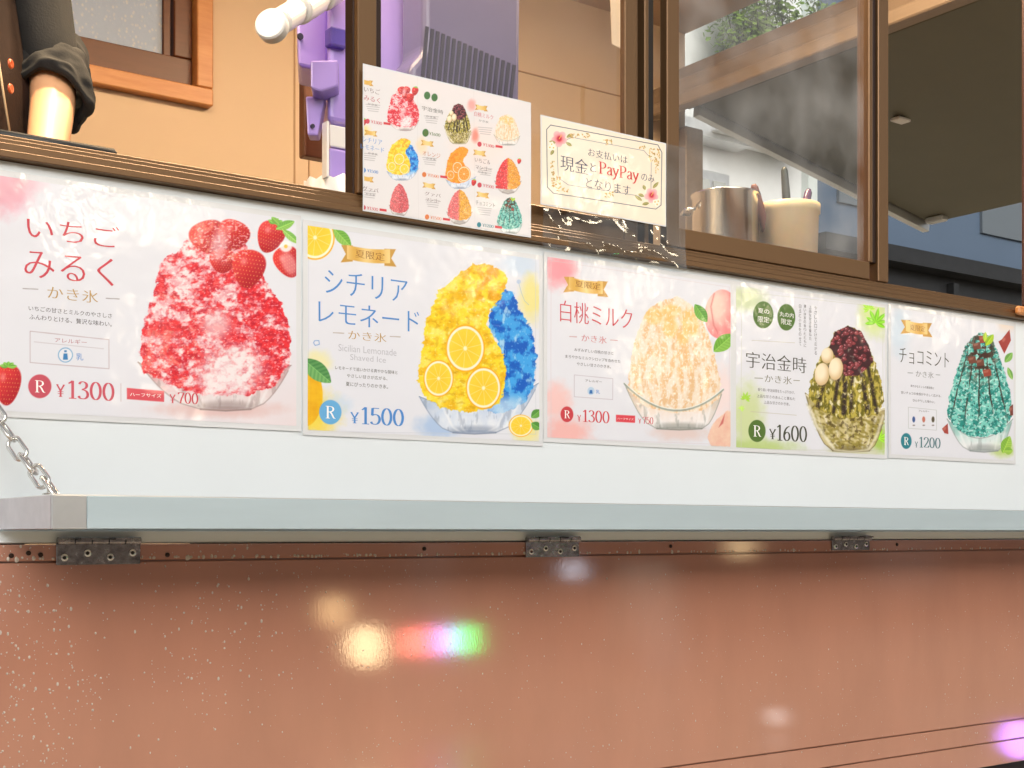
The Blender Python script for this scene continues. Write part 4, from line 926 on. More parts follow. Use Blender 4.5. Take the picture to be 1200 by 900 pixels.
# ------------------------------------------------------------------ a laminated sheet taped to the truck side
def paper_mat(name, wrinkle, wscale=52, curl=.2):
    m = bpy.data.materials.new(name); m.use_nodes = True; t = m.node_tree; b = t.nodes['Principled BSDF']
    at_ = t.nodes.new('ShaderNodeAttribute'); at_.attribute_name = 'print'; t.links.new(at_.outputs['Color'], b.inputs['Base Color'])
    b.inputs['Roughness'].default_value = .45; b.inputs['Specular IOR Level'].default_value = .3; b.inputs['Coat Weight'].default_value = 1; b.inputs['Coat Roughness'].default_value = .12; b.inputs['Coat IOR'].default_value = 1.55
    tc = t.nodes.new('ShaderNodeTexCoord')
    n1 = t.nodes.new('ShaderNodeTexNoise'); n1.inputs['Scale'].default_value = wscale; n1.inputs['Detail'].default_value = 1.2; n1.inputs['Distortion'].default_value = 2.6
    n2 = t.nodes.new('ShaderNodeTexNoise'); n2.inputs['Scale'].default_value = 5; n2.inputs['Detail'].default_value = 2
    n3 = t.nodes.new('ShaderNodeTexNoise'); n3.inputs['Scale'].default_value = 7; n3.inputs['Detail'].default_value = 1
    for n in (n1, n2, n3): t.links.new(tc.outputs['Object'], n.inputs['Vector'])
    u = t.nodes.new('ShaderNodeBump'); u.inputs['Distance'].default_value = .006
    q = t.nodes.new('ShaderNodeMapRange'); q.inputs['From Min'].default_value = .42; q.inputs['From Max'].default_value = .68; q.inputs['To Max'].default_value = wrinkle; q.inputs['To Min'].default_value = wrinkle*.12
    t.links.new(n3.outputs['Fac'], q.inputs['Value']); t.links.new(q.outputs[0], u.inputs['Strength']); t.links.new(n1.outputs['Fac'], u.inputs['Height'])
    u2 = t.nodes.new('ShaderNodeBump'); u2.inputs['Distance'].default_value = .02; u2.inputs['Strength'].default_value = curl; t.links.new(n2.outputs['Fac'], u2.inputs['Height']); t.links.new(u.outputs[0], u2.inputs['Normal'])
    t.links.new(u2.outputs[0], b.inputs['Coat Normal'])
    return m
M['print'] = paper_mat('laminated_print', .12, 36, .12)
M['film'] = mat('laminate_film', (.72, .73, .74), .3, bump=.25, bscale=40, coat=1.0)
INKS = {}
def ink(c):
    if c not in INKS:
        m = bpy.data.materials.new('ink'); m.use_nodes = True; b = m.node_tree.nodes['Principled BSDF']; b.inputs['Base Color'].default_value = (*hexc(*c), 1); b.inputs['Roughness'].default_value = .4; b.inputs['Coat Weight'].default_value = .6; b.inputs['Coat Roughness'].default_value = .1; INKS[c] = m
    return INKS[c]
RED, GOLD, GREY, BLUE, BROWN, GREEN, DARK, TEAL, WHITE, NAVY = (204, 66, 80), (186, 150, 84), (70, 66, 70), (74, 138, 206), (150, 88, 30), (84, 116, 46), (58, 58, 46), (42, 132, 146), (252, 250, 246), (48, 58, 92)

def ripple(x, z, seed):
    return .0016*fbm(x, z, .11, seed, 2)+.0007*fbm(x, z, .035, seed+3, 2)
class Sheet:
    def __init__(s, name, label, cat, crop, corner, size, inset, res, wob=0.0, y=-.0006, group=None, film=None, paper=(232, 233, 240)):
        s.x0, s.y0, s.k = crop; s.cx, s.cz = corner; s.W, s.H = size; s.y = y; s.items = []
        s.root = thing(name, (s.cx+s.W/2, y, s.cz), label, cat, group)
        fx = film or (inset, inset, inset, inset)          # film margin: left, right, bottom, top
        s.seed = int(abs(s.cx)*977) % 91
        lx, lz = np.meshgrid(np.linspace(s.cx-fx[0], s.cx+s.W+fx[1], 90), np.linspace(s.cz-fx[2], s.cz+s.H+fx[3], 66))
        s.grid('laminate', lx, lz, y-.0002-ripple(lx, lz, s.seed), M['film'], s.root)
        s.nx, s.nz = int(s.W*1000*res)+1, int(s.H*1000*res)+1
        xs = np.linspace(s.cx, s.cx+s.W, s.nx); zs = np.linspace(s.cz, s.cz+s.H, s.nz); s.gx, s.gz = np.meshgrid(xs, zs)
        a = np.arctan2(s.gx, y+D); ph = a-THETA; dep = (y+D)/np.cos(a)*np.cos(ph)
        U = (600+F_PX*np.tan(ph)-s.x0)*s.k; Vv = (HZ-(s.gz-CZ)/dep*F_PX-s.y0)*s.k     # drawing coordinates of each grid point
        C = np.ones((s.nz, s.nx, 3))*rgb(*paper); s.A = Art(C, U, Vv)
    def grid(s, name, gx, gz, gy, m, parent, C=None):
        nz, nx = gx.shape; co = np.stack([gx, gy, gz], -1).reshape(-1, 3)
        idx = np.arange(nx*nz).reshape(nz, nx); f = np.stack([idx[:-1, :-1], idx[:-1, 1:], idx[1:, 1:], idx[1:, :-1]], -1).reshape(-1, 4)
        me = bpy.data.meshes.new(name); me.vertices.add(len(co)); me.vertices.foreach_set('co', co.astype(np.float32).ravel())
        me.loops.add(f.size); me.loops.foreach_set('vertex_index', f.astype(np.int32).ravel()); me.polygons.add(len(f)); me.polygons.foreach_set('loop_start', np.arange(0, f.size, 4, dtype=np.int32)); me.polygons.foreach_set('loop_total', np.full(len(f), 4, np.int32))
        me.update(calc_edges=True)
        if C is not None:
            ca = me.color_attributes.new('print', 'FLOAT_COLOR', 'POINT'); ca.data.foreach_set('color', np.concatenate([C.reshape(-1, 3), np.ones((len(co), 1))], 1).astype(np.float32).ravel())
        return link_mesh(name, me, m, parent, True)
    def loc(s, u, v):
        p = at(s.x0+u/s.k, s.y0+v/s.k, s.y); return p.x, p.z
    def t(s, txt, uL, uR, vT, vB, col=GREY, style='m', name='lettering'):
        """lettering fitted between columns uL..uR, its height read at the left edge"""
        x0, z1 = s.loc(uL, vT); _, z0 = s.loc(uL, vB); x1, _ = s.loc(uR, vT)
        lay = None
        if style == 'm': v, f, lay = mincho(txt)
        elif style == 's': v, f, lay = serif(txt)
        else: v, f = glyphs(txt, -.004 if style == 'l' else 0.0)
        if not len(v): return
        lo, hi = v.min(0), v.max(0); q = (v-lo)/(hi-lo+1e-9)
        if style == 's' and 'y' in txt: pass
        P = np.stack([x0+q[:, 0]*(x1-x0), np.array(lay if lay else [0]*len(v))*-1.0, z0+q[:, 1]*(z1-z0)], 1)
        s.items.append((name, col, P, f))
    def vert(s, txt, u, vT, vB, wu, col=GREY):
        """a column of upright writing, one mesh"""
        n = len(txt); h = (vB-vT)/n; k0 = len(s.items); Ps, Fs, b = [], [], 0
        for i, ch in enumerate(txt): s.t(ch, u-wu/2, u+wu/2, vT+h*(i+.1), vT+h*(i+.9), col, 'r')
        for _, _, P, f in s.items[k0:]: Ps.append(P); Fs += [tuple(i+b for i in q) for q in f]; b += len(P)
        del s.items[k0:]; s.items.append(('lettering', col, np.concatenate(Ps), Fs))
    def done(s):
        C = lin(np.clip(s.A.C, 0, 1))*.95
        pr = s.grid('printed_paper', s.gx, s.gz, s.y-.0006-ripple(s.gx, s.gz, s.seed), M['print'], s.root, C)
        for n, c, P, F_ in s.items:
            P[:, 1] = s.y-.0006-ripple(P[:, 0], P[:, 2], s.seed)-.00016+P[:, 1]*.00004
            me = bpy.data.meshes.new(n); me.from_pydata(P.tolist(), [], F_); link_mesh(n, me, ink(c), pr)
        return s.root

# ------------------------------------------------------------------ the five big posters
def poster(label, crop, pxl, zb, pxr=None, name='menu_poster'):
    """A3 print in a sealed pouch whose left edge is photo column pxl (or right edge pxr) and whose foot is at height zb"""
    W, H, m = .42, .302, .0075
    x0 = X(pxl) if pxl is not None else X(pxr)-W
    return Sheet(name, label, 'poster', crop, (x0+m, zb+m), (W-2*m, H-2*m), m, 1.45, group='large dessert posters along the truck')

def price(S, u, v, rx, ry, col, yen, num, txt, dark=None):
    A = S.A; A.over(A.ell(u, v, rx, ry), rgb(*col)); S.t('R', u-rx*.42, u+rx*.46, v-ry*.52, v+ry*.5, WHITE, 's')
    S.t('¥', yen[0], yen[1], yen[2], yen[3], dark or col, 's'); S.t(num, txt[0], txt[1], txt[2], txt[3], dark or col, 's')

# 1 strawberry milk
S = poster('strawberry milk shaved ice poster with red heap, leftmost on the truck side', (0, 190, 982/360), None, 1.1412, 352)
A = S.A
A.over(np.clip((A.X-300)/900, 0, 1)*sst(500, 900, A.Y)*.5, rgb(248, 206, 198))
A.wash(20, 90, 110, 110, rgb(236, 150, 168), .7, 2); A.wash(60, 60, 120, 60, rgb(244, 190, 200), .5, 5); A.wash(700, 790, 260, 40, rgb(226, 178, 170), .6, 4)
ice_strawberry(A)
A.berry(862, 240, 42, 52, .35, 11); A.berry(918, 320, 40, 52, -.4, 12, False); A.over(A.ell(922, 325, 22, 38, -.4, 8)*.6, rgb(250, 190, 186))
A.leaf(880, 215, 940, 190, 14, rgb(96, 170, 60), rgb(160, 210, 100)); A.leaf(900, 215, 955, 262, 12, rgb(104, 176, 62), rgb(170, 214, 110)); A.leaf(890, 200, 866, 176, 9, rgb(96, 160, 50), rgb(150, 200, 90))
A.over(A.ell(912, 270, 20, 18, 0, 4)*.9, rgb(250, 248, 244)); A.over(A.ell(912, 270, 6, 6), rgb(240, 200, 80))
A.berry(22, 712, 42, 66, .05, 13)
for k in (0, 1): A.over(A.line([[(72, 405), (120, 407)], [(338, 436), (380, 438)]][k], 1.2), rgb(150, 140, 140))
A.box([(95, 541), (347, 568), (347, 661), (95, 641)], 1.1, rgb(190, 170, 176)); A.over(A.line([(108, 575), (330, 597)], .9)*.8, rgb(190, 180, 186))
A.over(A.ell(208, 617, 24, 24), rgb(112, 170, 214)); A.over(A.ell(208, 617, 21, 21), rgb(236, 238, 244)); A.over(A.poly([(202, 612), (214, 612), (216, 632), (200, 632)]), rgb(60, 130, 190)); A.over(A.poly([(204, 602), (212, 602), (212, 608), (204, 608)]), rgb(60, 130, 190))
A.over(A.line([(385, 708), (385, 765)], 1), rgb(200, 180, 184)); A.over(A.poly([(404, 722), (523, 732), (523, 767), (404, 758)]), rgb(226, 84, 96))
S.t('いちご', 84, 380, 170, 240, RED, 'm'); S.t('みるく', 76, 362, 276, 366, RED, 'm'); S.t('かき氷', 150, 312, 396, 436, GOLD, 'm')
S.t('いちごの甘さとミルクのやさしさ', 90, 356, 459, 475, GREY, 'r'); S.t('ふんわりとける、贅沢な味わい。', 92, 356, 486, 503, GREY, 'r')
S.t('アレルギー', 174, 276, 561, 576, (176, 110, 120), 'r'); S.t('乳', 242, 265, 611, 633, BLUE, 'r'); S.t('ハーフサイズ', 414, 514, 736, 748, WHITE, 'r')
price(S, 126, 717, 37, 38, (206, 84, 100), (178, 206, 710, 750), '1300', (216, 364, 697, 756)); S.t('¥', 540, 560, 742, 770, RED, 's'); S.t('700', 567, 632, 735, 771, RED, 's')
S.done()

# 2 lemonade
S = poster('lemonade shaved ice poster with yellow and blue heap and blue title', (340, 250, 996/310), 354, 1.1365)
A = S.A
A.wash(60, 760, 160, 130, rgb(250, 220, 70), .9, 3); A.wash(95, 560, 80, 60, rgb(246, 236, 160), .7, 6); A.wash(860, 190, 90, 60, rgb(206, 222, 240), .9, 7); A.wash(905, 320, 60, 120, rgb(244, 230, 130), .8, 8); A.wash(560, 800, 120, 60, rgb(176, 202, 236), .9, 9); A.wash(890, 820, 80, 60, rgb(246, 232, 140), .8, 2); A.wash(180, 720, 70, 50, rgb(200, 220, 240), .6, 1)
A.box([(68, 48), (922, 168), (922, 832), (66, 822)], .9, rgb(206, 210, 218), .8)
A.lemon(92, 92, 74, 84, 5); A.leaf(160, 56, 228, 128, 22, rgb(96, 168, 56), rgb(160, 206, 96))
A.over(A.ell(58, 690, 62, 112, .05, 2), mixc(rgb(255, 214, 40), rgb(232, 160, 10), fbm(A.X, A.Y, 60, 4))); A.over(A.ell(40, 650, 22, 60, .1, 20)*.6, rgb(255, 246, 160))
A.leaf(46, 548, 152, 638, 34, rgb(54, 120, 62), rgb(130, 190, 110)); A.over(A.line([(90, 480), (106, 480), (108, 494), (92, 498), (86, 488), (90, 480)], 1.6), rgb(130, 170, 220))
A.over(A.line([(858, 262), (868, 300), (880, 330), (896, 345)], 1.2)*.6, rgb(150, 180, 220)); A.over(A.ell(858, 258, 8, 8)*.6, rgb(170, 196, 230))
ice_lemon(A)
A.lemon(866, 800, 46, 42, 8); A.leaf(905, 770, 940, 740, 16, rgb(60, 130, 50), rgb(120, 180, 80)); A.leaf(905, 790, 942, 812, 16, rgb(60, 130, 50), rgb(120, 180, 80))
banner(A, 190, 120, 396, 136, 62)
A.over(A.line([(160, 450), (200, 452)], 1.2), rgb(170, 150, 130)); A.over(A.line([(374, 464), (412, 466)], 1.2), rgb(170, 150, 130))
S.t('夏限定', 243, 353, 136, 166, BROWN, 'm'); S.t('シチリア', 128, 440, 212, 300, BLUE, 'm'); S.t('レモネード', 104, 484, 326, 410, BLUE, 'm'); S.t('かき氷', 216, 360, 440, 474, GOLD, 'm')
S.t('Sicilian Lemonade', 180, 398, 492, 518, (184, 184, 192), 'l'); S.t('Shaved Ice', 224, 358, 530, 552, (184, 184, 192), 'l')
S.t('レモネードで追いかける爽やかな酸味と', 168, 402, 574, 588, DARK, 'r'); S.t('やさしい甘さが広がる、', 212, 364, 604, 618, DARK, 'r'); S.t('夏にぴったりのかき氷。', 208, 366, 634, 650, DARK, 'r')
price(S, 149, 749, 42, 46, (108, 178, 226), (224, 256, 748, 790), '1500', (266, 426, 728, 794), BLUE)
S.done()

# 3 white peach milk
S = poster('white peach milk shaved ice poster with cream heap and pink peach', (630, 290, 3.6), 636, 1.1436)
A = S.A
A.wash(90, 90, 100, 110, rgb(246, 150, 160), .85, 3); A.wash(80, 650, 80, 110, rgb(250, 196, 190), .8, 4); A.wash(120, 780, 140, 80, rgb(250, 178, 170), .8, 5); A.wash(600, 780, 160, 50, rgb(230, 196, 184), .6, 6); A.wash(760, 620, 120, 160, rgb(250, 226, 222), .8, 7)
A.box([(54, 56), (806, 168), (806, 832), (54, 806)], .9, rgb(220, 206, 210), .8)
ice_peach(A)
d = np.hypot((A.X-745)/80, (A.Y-250)/110); A.over(A.ell(772, 282, 70, 104, .08, 2), mixc(rgb(253, 214, 198), rgb(238, 138, 140), sst(.4, 1.3, d+.3*fbm(A.X, A.Y, 40, 3)))); A.over(A.line([(742, 196), (728, 250), (740, 330), (766, 376)], 3, 4)*.6, rgb(214, 110, 110))
A.leaf(660, 240, 712, 316, 24, rgb(70, 140, 50), rgb(130, 190, 80)); A.leaf(740, 440, 822, 366, 32, rgb(92, 160, 40), rgb(150, 204, 90))
A.over(A.poly([(712, 800), (745, 730), (800, 690), (820, 690), (820, 840), (730, 840)], 3, wob=6), mixc(rgb(250, 222, 196), rgb(240, 180, 160), fbm(A.X, A.Y, 30, 4))); A.over(A.poly([(760, 760), (788, 700), (780, 742)], 3)*.8, rgb(206, 90, 90))
banner(A, 108, 124, 294, 144, 62)
A.over(A.line([(132, 376), (162, 378)], 1.2), rgb(200, 130, 130)); A.over(A.line([(304, 391), (334, 393)], 1.2), rgb(200, 130, 130))
A.box([(152, 538), (314, 554), (314, 642), (152, 630)], 1.1, rgb(196, 186, 196)); A.over(A.ell(222, 606, 15, 17), rgb(190, 214, 236)); A.over(A.poly([(217, 602), (227, 602), (229, 617), (215, 617)]), rgb(50, 110, 180))
A.over(A.poly([(328, 706), (408, 710), (408, 740), (328, 736)]), rgb(226, 70, 84))
S.t('夏限定', 156, 262, 138, 166, BROWN, 'm'); S.t('白桃ミルク', 92, 396, 222, 312, RED, 'm'); S.t('かき氷', 182, 288, 366, 396, (206, 110, 112), 'm')
S.t('みずみずしい白桃の甘さに', 152, 316, 424, 438, GREY, 'r'); S.t('まろやかなミルクシロップを合わせた', 114, 346, 452, 466, GREY, 'r'); S.t('やさしい甘さのかき氷。', 162, 306, 484, 498, GREY, 'r')
S.t('アレルギー', 198, 268, 556, 567, GREY, 'r'); S.t('乳', 242, 260, 600, 617, BLUE, 'r'); S.t('ハーフサイズ', 334, 402, 717, 726, WHITE, 'r')
price(S, 121, 704, 27, 33, (206, 62, 72), (164, 180, 706, 734), '1300', (188, 300, 684, 736)); S.t('¥', 421, 434, 722, 742, RED, 's'); S.t('750', 440, 484, 714, 744, RED, 's')
S.done()

# 4 uji kintoki
S = poster('green tea shaved ice poster with red bean topped heap in gold glass bowl', (855, 330, 1200/345), 858, 1.1436)
A = S.A
A.wash(60, 70, 120, 70, rgb(206, 220, 160), .7, 3); A.wash(590, 130, 90, 130, rgb(214, 230, 150), .9, 4); A.wash(70, 560, 90, 200, rgb(206, 220, 150), .8, 5); A.wash(80, 680, 260, 50, rgb(190, 212, 130), .9, 6); A.wash(610, 640, 60, 80, rgb(170, 206, 80), .9, 7); A.wash(500, 690, 140, 40, rgb(210, 210, 160), .8, 8)
A.box([(46, 42), (622, 104), (622, 690), (44, 684)], .9, rgb(206, 208, 194), .8)
maple(A, 592, 168, 62, rgb(120, 186, 30), .2); maple(A, 566, 112, 36, rgb(150, 200, 60), -.3); maple(A, 62, 478, 30, rgb(140, 180, 60), .3); maple(A, 44, 520, 18, rgb(160, 194, 90), .8); maple(A, 606, 640, 40, rgb(140, 196, 50), .3)
A.over(A.ell(134, 136, 41, 55), rgb(80, 116, 44)); A.over(A.ell(228, 146, 37, 54), rgb(80, 116, 44))
A.over(A.line([(88, 240), (262, 250)], .8), rgb(196, 190, 170)); A.over(A.line([(84, 530), (270, 545)], .8), rgb(196, 190, 170)); A.over(A.line([(100, 393), (132, 395)], 1.2), rgb(120, 120, 90)); A.over(A.line([(258, 403), (282, 404)], 1.2), rgb(120, 120, 90))
ice_matcha(A)
S.t('夏の', 112, 158, 108, 128, WHITE, 'r'); S.t('限定', 112, 158, 140, 164, WHITE, 'r'); S.t('丸の内', 200, 258, 122, 142, WHITE, 'r'); S.t('限定', 206, 250, 150, 174, WHITE, 'r')
S.t('宇治金時', 64, 310, 284, 350, DARK, 'm'); S.t('かき氷', 140, 250, 378, 410, (110, 108, 78), 'm')
S.t('香り高い宇治抹茶をたっぷりかけ、', 112, 262, 433, 446, GREY, 'r'); S.t('上品な甘さのあんこと重ねた', 108, 264, 459, 472, GREY, 'r'); S.t('上品な甘さのかき氷。', 136, 242, 485, 498, GREY, 'r')
S.vert('やさしい口どけで広がる', 348, 98, 300, 10); S.vert('上品な甘さを重ねた', 326, 96, 240, 10); S.vert('濃い抹茶の香りとともに', 304, 92, 268, 10); S.vert('白玉と小豆をのせて', 284, 90, 262, 10)
price(S, 109, 609, 35, 45, GREEN, (158, 186, 600, 642), '1600', (190, 312, 582, 648), (64, 66, 50))
S.done()

# 5 choco mint
S = poster('mint chocolate shaved ice poster with teal heap, rightmost on the truck side', (855, 330, 1200/345), 1040, 1.146)
A = S.A
A.wash(690, 200, 60, 140, rgb(196, 222, 240), .5, 3); A.wash(1110, 680, 70, 50, rgb(190, 214, 120), .8, 4); A.wash(1130, 160, 60, 60, rgb(246, 226, 206), .8, 5)
ice_mint(A)
for q, c_ in (([(1092, 245), (1106, 236), (1138, 196), (1144, 240), (1116, 294)], (168, 60, 50)), ([(862, 600), (886, 578), (888, 622), (872, 618)], (170, 66, 56)), ([(1138, 510), (1152, 500), (1152, 545), (1140, 548)], (120, 56, 44))):
    A.over(A.poly(q, 1.2), rgb(*c_)); cxx = sum(p_[0] for p_ in q)/len(q); cyy = sum(p_[1] for p_ in q)/len(q); A.over(A.ell(cxx-5, cyy-5, 6, 9, .5, 4)*.6, rgb(214, 140, 120))
A.leaf(1118, 330, 1150, 290, 14, rgb(90, 150, 60), rgb(150, 200, 100)); A.leaf(1130, 350, 1150, 400, 10, rgb(90, 150, 60), rgb(160, 206, 110)); A.leaf(1110, 700, 1140, 630, 22, rgb(110, 170, 50), rgb(176, 214, 90)); A.leaf(1116, 690, 1152, 690, 16, rgb(110, 170, 50), rgb(176, 214, 90))
banner(A, 696, 156, 822, 170, 54)
A.over(A.line([(724, 372), (744, 373)], 1), rgb(120, 130, 130)); A.over(A.line([(838, 380), (854, 381)], 1), rgb(120, 130, 130)); A.box([(726, 512), (840, 524), (840, 606), (726, 598)], 1, rgb(196, 200, 200))
for u, c_ in ((748, (60, 90, 150)), (788, (206, 120, 100)), (826, (90, 80, 60))): A.over(A.ell(u, 562, 6, 12), rgb(*c_)); A.over(A.ell(u, 586, 5, 3), rgb(150, 140, 140))
S.t('夏限定', 732, 794, 174, 198, BROWN, 'm'); S.t('チョコミント', 688, 890, 268, 330, DARK, 'm'); S.t('かき氷', 756, 828, 362, 388, (120, 124, 122), 'm')
S.t('爽やかなミントの清涼感と', 735, 830, 420, 430, GREY, 'r'); S.t('甘いチョコの食感がやさしく広がる、', 696, 860, 446, 457, GREY, 'r'); S.t('ひんやりした味わい。', 744, 834, 478, 489, GREY, 'r'); S.t('アレルギー', 768, 810, 522, 531, GREY, 'r')
price(S, 717, 650, 22, 32, TEAL, (752, 764, 652, 676), '1200', (770, 856, 632, 676), (70, 116, 124))
S.done()

# ------------------------------------------------------------------ nine dish sheet on the window
S = Sheet('menu_sheet', 'small sheet of nine shaved ice pictures taped to the window above the lemonade poster', 'menu', (415, 80, 922/210), (.9255, 1.4615), (.294, .2065), .002, 1.9, y=-.017, paper=(232, 228, 228))
A = S.A
A.over(sst(160, 260, A.X)*sst(300, 60, A.Y)*.3, rgb(250, 232, 226)); A.wash(640, 400, 200, 160, rgb(252, 226, 214), .5, 2); A.wash(30, 320, 60, 40, rgb(250, 226, 130), .8, 2); A.wash(600, 190, 30, 40, rgb(246, 160, 150), .8, 3); A.wash(620, 350, 26, 50, rgb(238, 130, 110), .8, 3); A.wash(345, 400, 40, 60, rgb(250, 220, 180), .8, 4)
def mini(f, box, src, **k):
    x0, x1, y0, y1 = box; a, b, c, d = src; sx, sy = (x1-x0)/(b-a), (y1-y0)/(d-c); f(A.view(sx, sy, x0-a*sx, y0-c*sy), **k)
mini(ice_strawberry, (165, 332, 95, 325), (440, 928, 185, 800)); mini(ice_matcha, (458, 600, 183, 392), (306, 636, 180, 695)); mini(ice_peach, (715, 850, 238, 398), (364, 780, 208, 770))
mini(ice_lemon, (160, 332, 360, 578), (474, 932, 188, 830)); mini(ice_lemon, (464, 600, 404, 604), (474, 860, 188, 780), orange=True); mini(ice_two, (718, 858, 455, 645), (0, 100, 0, 138), c1=rgb(232, 60, 64), c2=rgb(250, 160, 50), seed=3)
mini(ice_two, (176, 282, 588, 764), (0, 100, 0, 138), c1=rgb(226, 110, 112), c2=rgb(214, 90, 96), seed=7); mini(ice_two, (472, 606, 618, 802), (0, 100, 0, 138), c1=rgb(232, 110, 112), c2=rgb(246, 170, 60), seed=9); mini(ice_mint, (730, 862, 664, 850), (880, 1150, 205, 690))
A.lemon(562, 545, 34, 40, 4, rgb(255, 150, 40))
for x_, y_ in ((372, 142), (410, 152), (365, 333)): A.over(A.ell(x_, y_, 16, 20), rgb(70, 116, 60))
for x_, y_ in ((60, 70), (80, 330), (650, 200), (372, 382), (640, 432), (62, 566), (380, 600), (656, 648)): banner(A, x_-30, y_-12, x_+34, y_-4, 26)
for x_, y_, r_ in ((310, 120, 16), (45, 280, 14), (845, 480, 10), (612, 590, 12)): A.berry(x_, y_, r_, r_*1.4, .2, 4)
for u0, u1, v, v1, s_, c_ in ((48, 130, 94, 120, 'いちご', (120, 90, 90)), (48, 130, 138, 164, 'みるく', (186, 70, 80)), (346, 455, 194, 216, '宇治金時', (90, 90, 80)), (615, 712, 222, 246, '白桃ミルク', RED), (38, 140, 352, 378, 'シチリア', BLUE), (30, 150, 388, 414, 'レモネード', BLUE), (350, 440, 424, 448, 'オレンジ', (190, 110, 50)), (618, 695, 458, 482, 'いちご＆', (110, 80, 80)), (620, 702, 496, 518, 'マンゴー', (110, 80, 80)), (40, 122, 606, 630, 'グァバ', (120, 90, 90)), (360, 442, 634, 654, 'グァバ', (120, 90, 90)), (366, 442, 664, 684, 'マンゴー', (120, 90, 90)), (622, 720, 680, 702, 'チョコミント', (90, 90, 90))):
    S.t(s_, u0, u1, v, v1, c_, 'm')
for u, v, c_, p_ in ((66, 274, RED, '1300'), (366, 334, GREEN, '1600'), (642, 392, RED, '1300'), (46, 526, BLUE, '1500'), (358, 548, (220, 120, 50), '1500'), (642, 602, RED, '1500'), (46, 718, RED, '1300'), (372, 766, (220, 120, 60), '1500'), (640, 806, TEAL, '1200')):
    A.over(A.ell(u, v, 11, 13), rgb(*c_)); S.t('¥'+p_, u+17, u+74, v-7, v+9, c_, 's')
    for k in range(4): A.over(A.line([(u-8+4*k, v-88+11*k), (u+64-3*k, v-82+11*k)], 1.6, 1.4)*.45, rgb(130, 124, 124))
    if c_ != GREEN and c_ != BLUE: A.over(A.poly([(u+82, v+4), (u+118, v+9), (u+118, v+21), (u+82, v+16)]), rgb(214, 60, 64))
for u, v, s_ in ((92, 182, 'かき氷'), (392, 246, 'かき氷'), (662, 268, 'かき氷'), (92, 436, 'かき氷'), (392, 462, 'かき氷'), (656, 532, 'かき氷'), (80, 646, 'かき氷')): S.t(s_, u-24, u+26, v-5, v+7, (110, 104, 104), 'r')
for u in (308, 598): A.over(A.line([(u+14, 40), (u+20, 800)], .8)*.25, rgb(190, 180, 180))
S.done()

# ------------------------------------------------------------------ payment notice in a clear sleeve
Y2 = -.017
p0, p1 = at(634, 239, Y2), at(779, 166, Y2); z1 = at(634, 137, Y2).z
S = Sheet('payment_notice', 'cream payment notice with flower border in a clear sleeve on the window', 'notice', (625, 130, 829/175), (p0.x, p0.z+.001), (p1.x-p0.x, z1-p0.z), .002, 2.0, y=Y2, paper=(248, 234, 214))
A = S.A
A.over(sst(60, 700, A.X)*.3, rgb(252, 226, 196))
o = [(88, 78), (690, 186), (712, 226), (712, 548), (100, 456), (72, 420), (66, 110)]; i_ = [(150, 130), (624, 214), (656, 262), (656, 502), (612, 486), (176, 408), (132, 374), (130, 250), (130, 160)]
A.box([(70, 104), (92, 80), (688, 190), (710, 232), (706, 524), (676, 546), (108, 458), (74, 424)], 2.2, rgb(90, 100, 112)); A.box([(128, 186), (210, 148), (610, 222), (650, 266), (650, 470), (606, 476), (190, 412), (134, 372)], 1.4, rgb(120, 128, 138))
for cx_, cy_, r_, sd in ((140, 156, 42, 1), (652, 470, 38, 2)):
    for k in range(5):
        a = k*1.2566+.4; A.over(A.ell(cx_+math.cos(a)*r_*.55, cy_+math.sin(a)*r_*.6, r_*.5, r_*.46, a, 2.5), mixc(rgb(250, 190, 190), rgb(232, 100, 110), sst(1, 0, np.hypot(A.X-cx_, A.Y-cy_)/r_)))
    A.over(A.ell(cx_, cy_, r_*.3, r_*.34, 0, 6), rgb(196, 24, 48)); A.over(A.line([(cx_, cy_), (cx_+r_*.3, cy_-r_*.5)], 2), rgb(240, 190, 90))
for ax, ay, bx_, by in ((180, 150, 212, 128), (176, 176, 210, 196), (110, 216, 92, 246), (120, 180, 84, 170), (660, 430, 692, 396), (620, 440, 606, 412), (612, 476, 578, 462), (640, 512, 600, 520), (560, 470, 600, 500)): A.leaf(ax, ay, bx_, by, 9, rgb(120, 124, 60), rgb(176, 166, 96))
for cx_, cy_ in ((98, 186), (108, 206), (88, 204), (684, 520), (672, 506), (690, 502)):
    for k in range(5): A.over(A.ell(cx_+math.cos(k*1.257)*8, cy_+math.sin(k*1.257)*9, 6, 6), rgb(255, 246, 226))
    A.over(A.ell(cx_, cy_, 4, 4), rgb(226, 180, 70))
rr = random.Random(9)
for (x_, y_, w_, h_, n_) in ((250, 138, 60, 12, 26), (122, 402, 26, 34, 30), (102, 320, 10, 40, 14), (668, 246, 30, 36, 34), (684, 310, 8, 40, 14), (160, 440, 30, 10, 14), (408, 176, 24, 14, 14), (416, 466, 24, 14, 14), (600, 204, 16, 6, 8)):
    for k in range(n_):
        xx, yy = x_+rr.uniform(-w_, w_), y_+rr.uniform(-h_, h_)+(.18*(0)); A.over(A.ell(xx, yy, rr.uniform(3, 8), rr.uniform(2, 4), rr.uniform(0, 3)), rgb(*rr.choice(((206, 168, 90), (170, 150, 80), (226, 196, 130), (190, 140, 60)))))
S.t('お支払いは', 300, 518, 206, 250, NAVY, 'm'); S.t('現金', 146, 300, 244, 328, NAVY, 'm'); S.t('と', 312, 344, 290, 336, NAVY, 'm'); S.t('PayPay', 360, 582, 280, 366, (206, 60, 56), 's'); S.t('のみ', 596, 668, 346, 386, NAVY, 'm'); S.t('となります', 288, 536, 370, 424, NAVY, 'm')
nr = S.done()
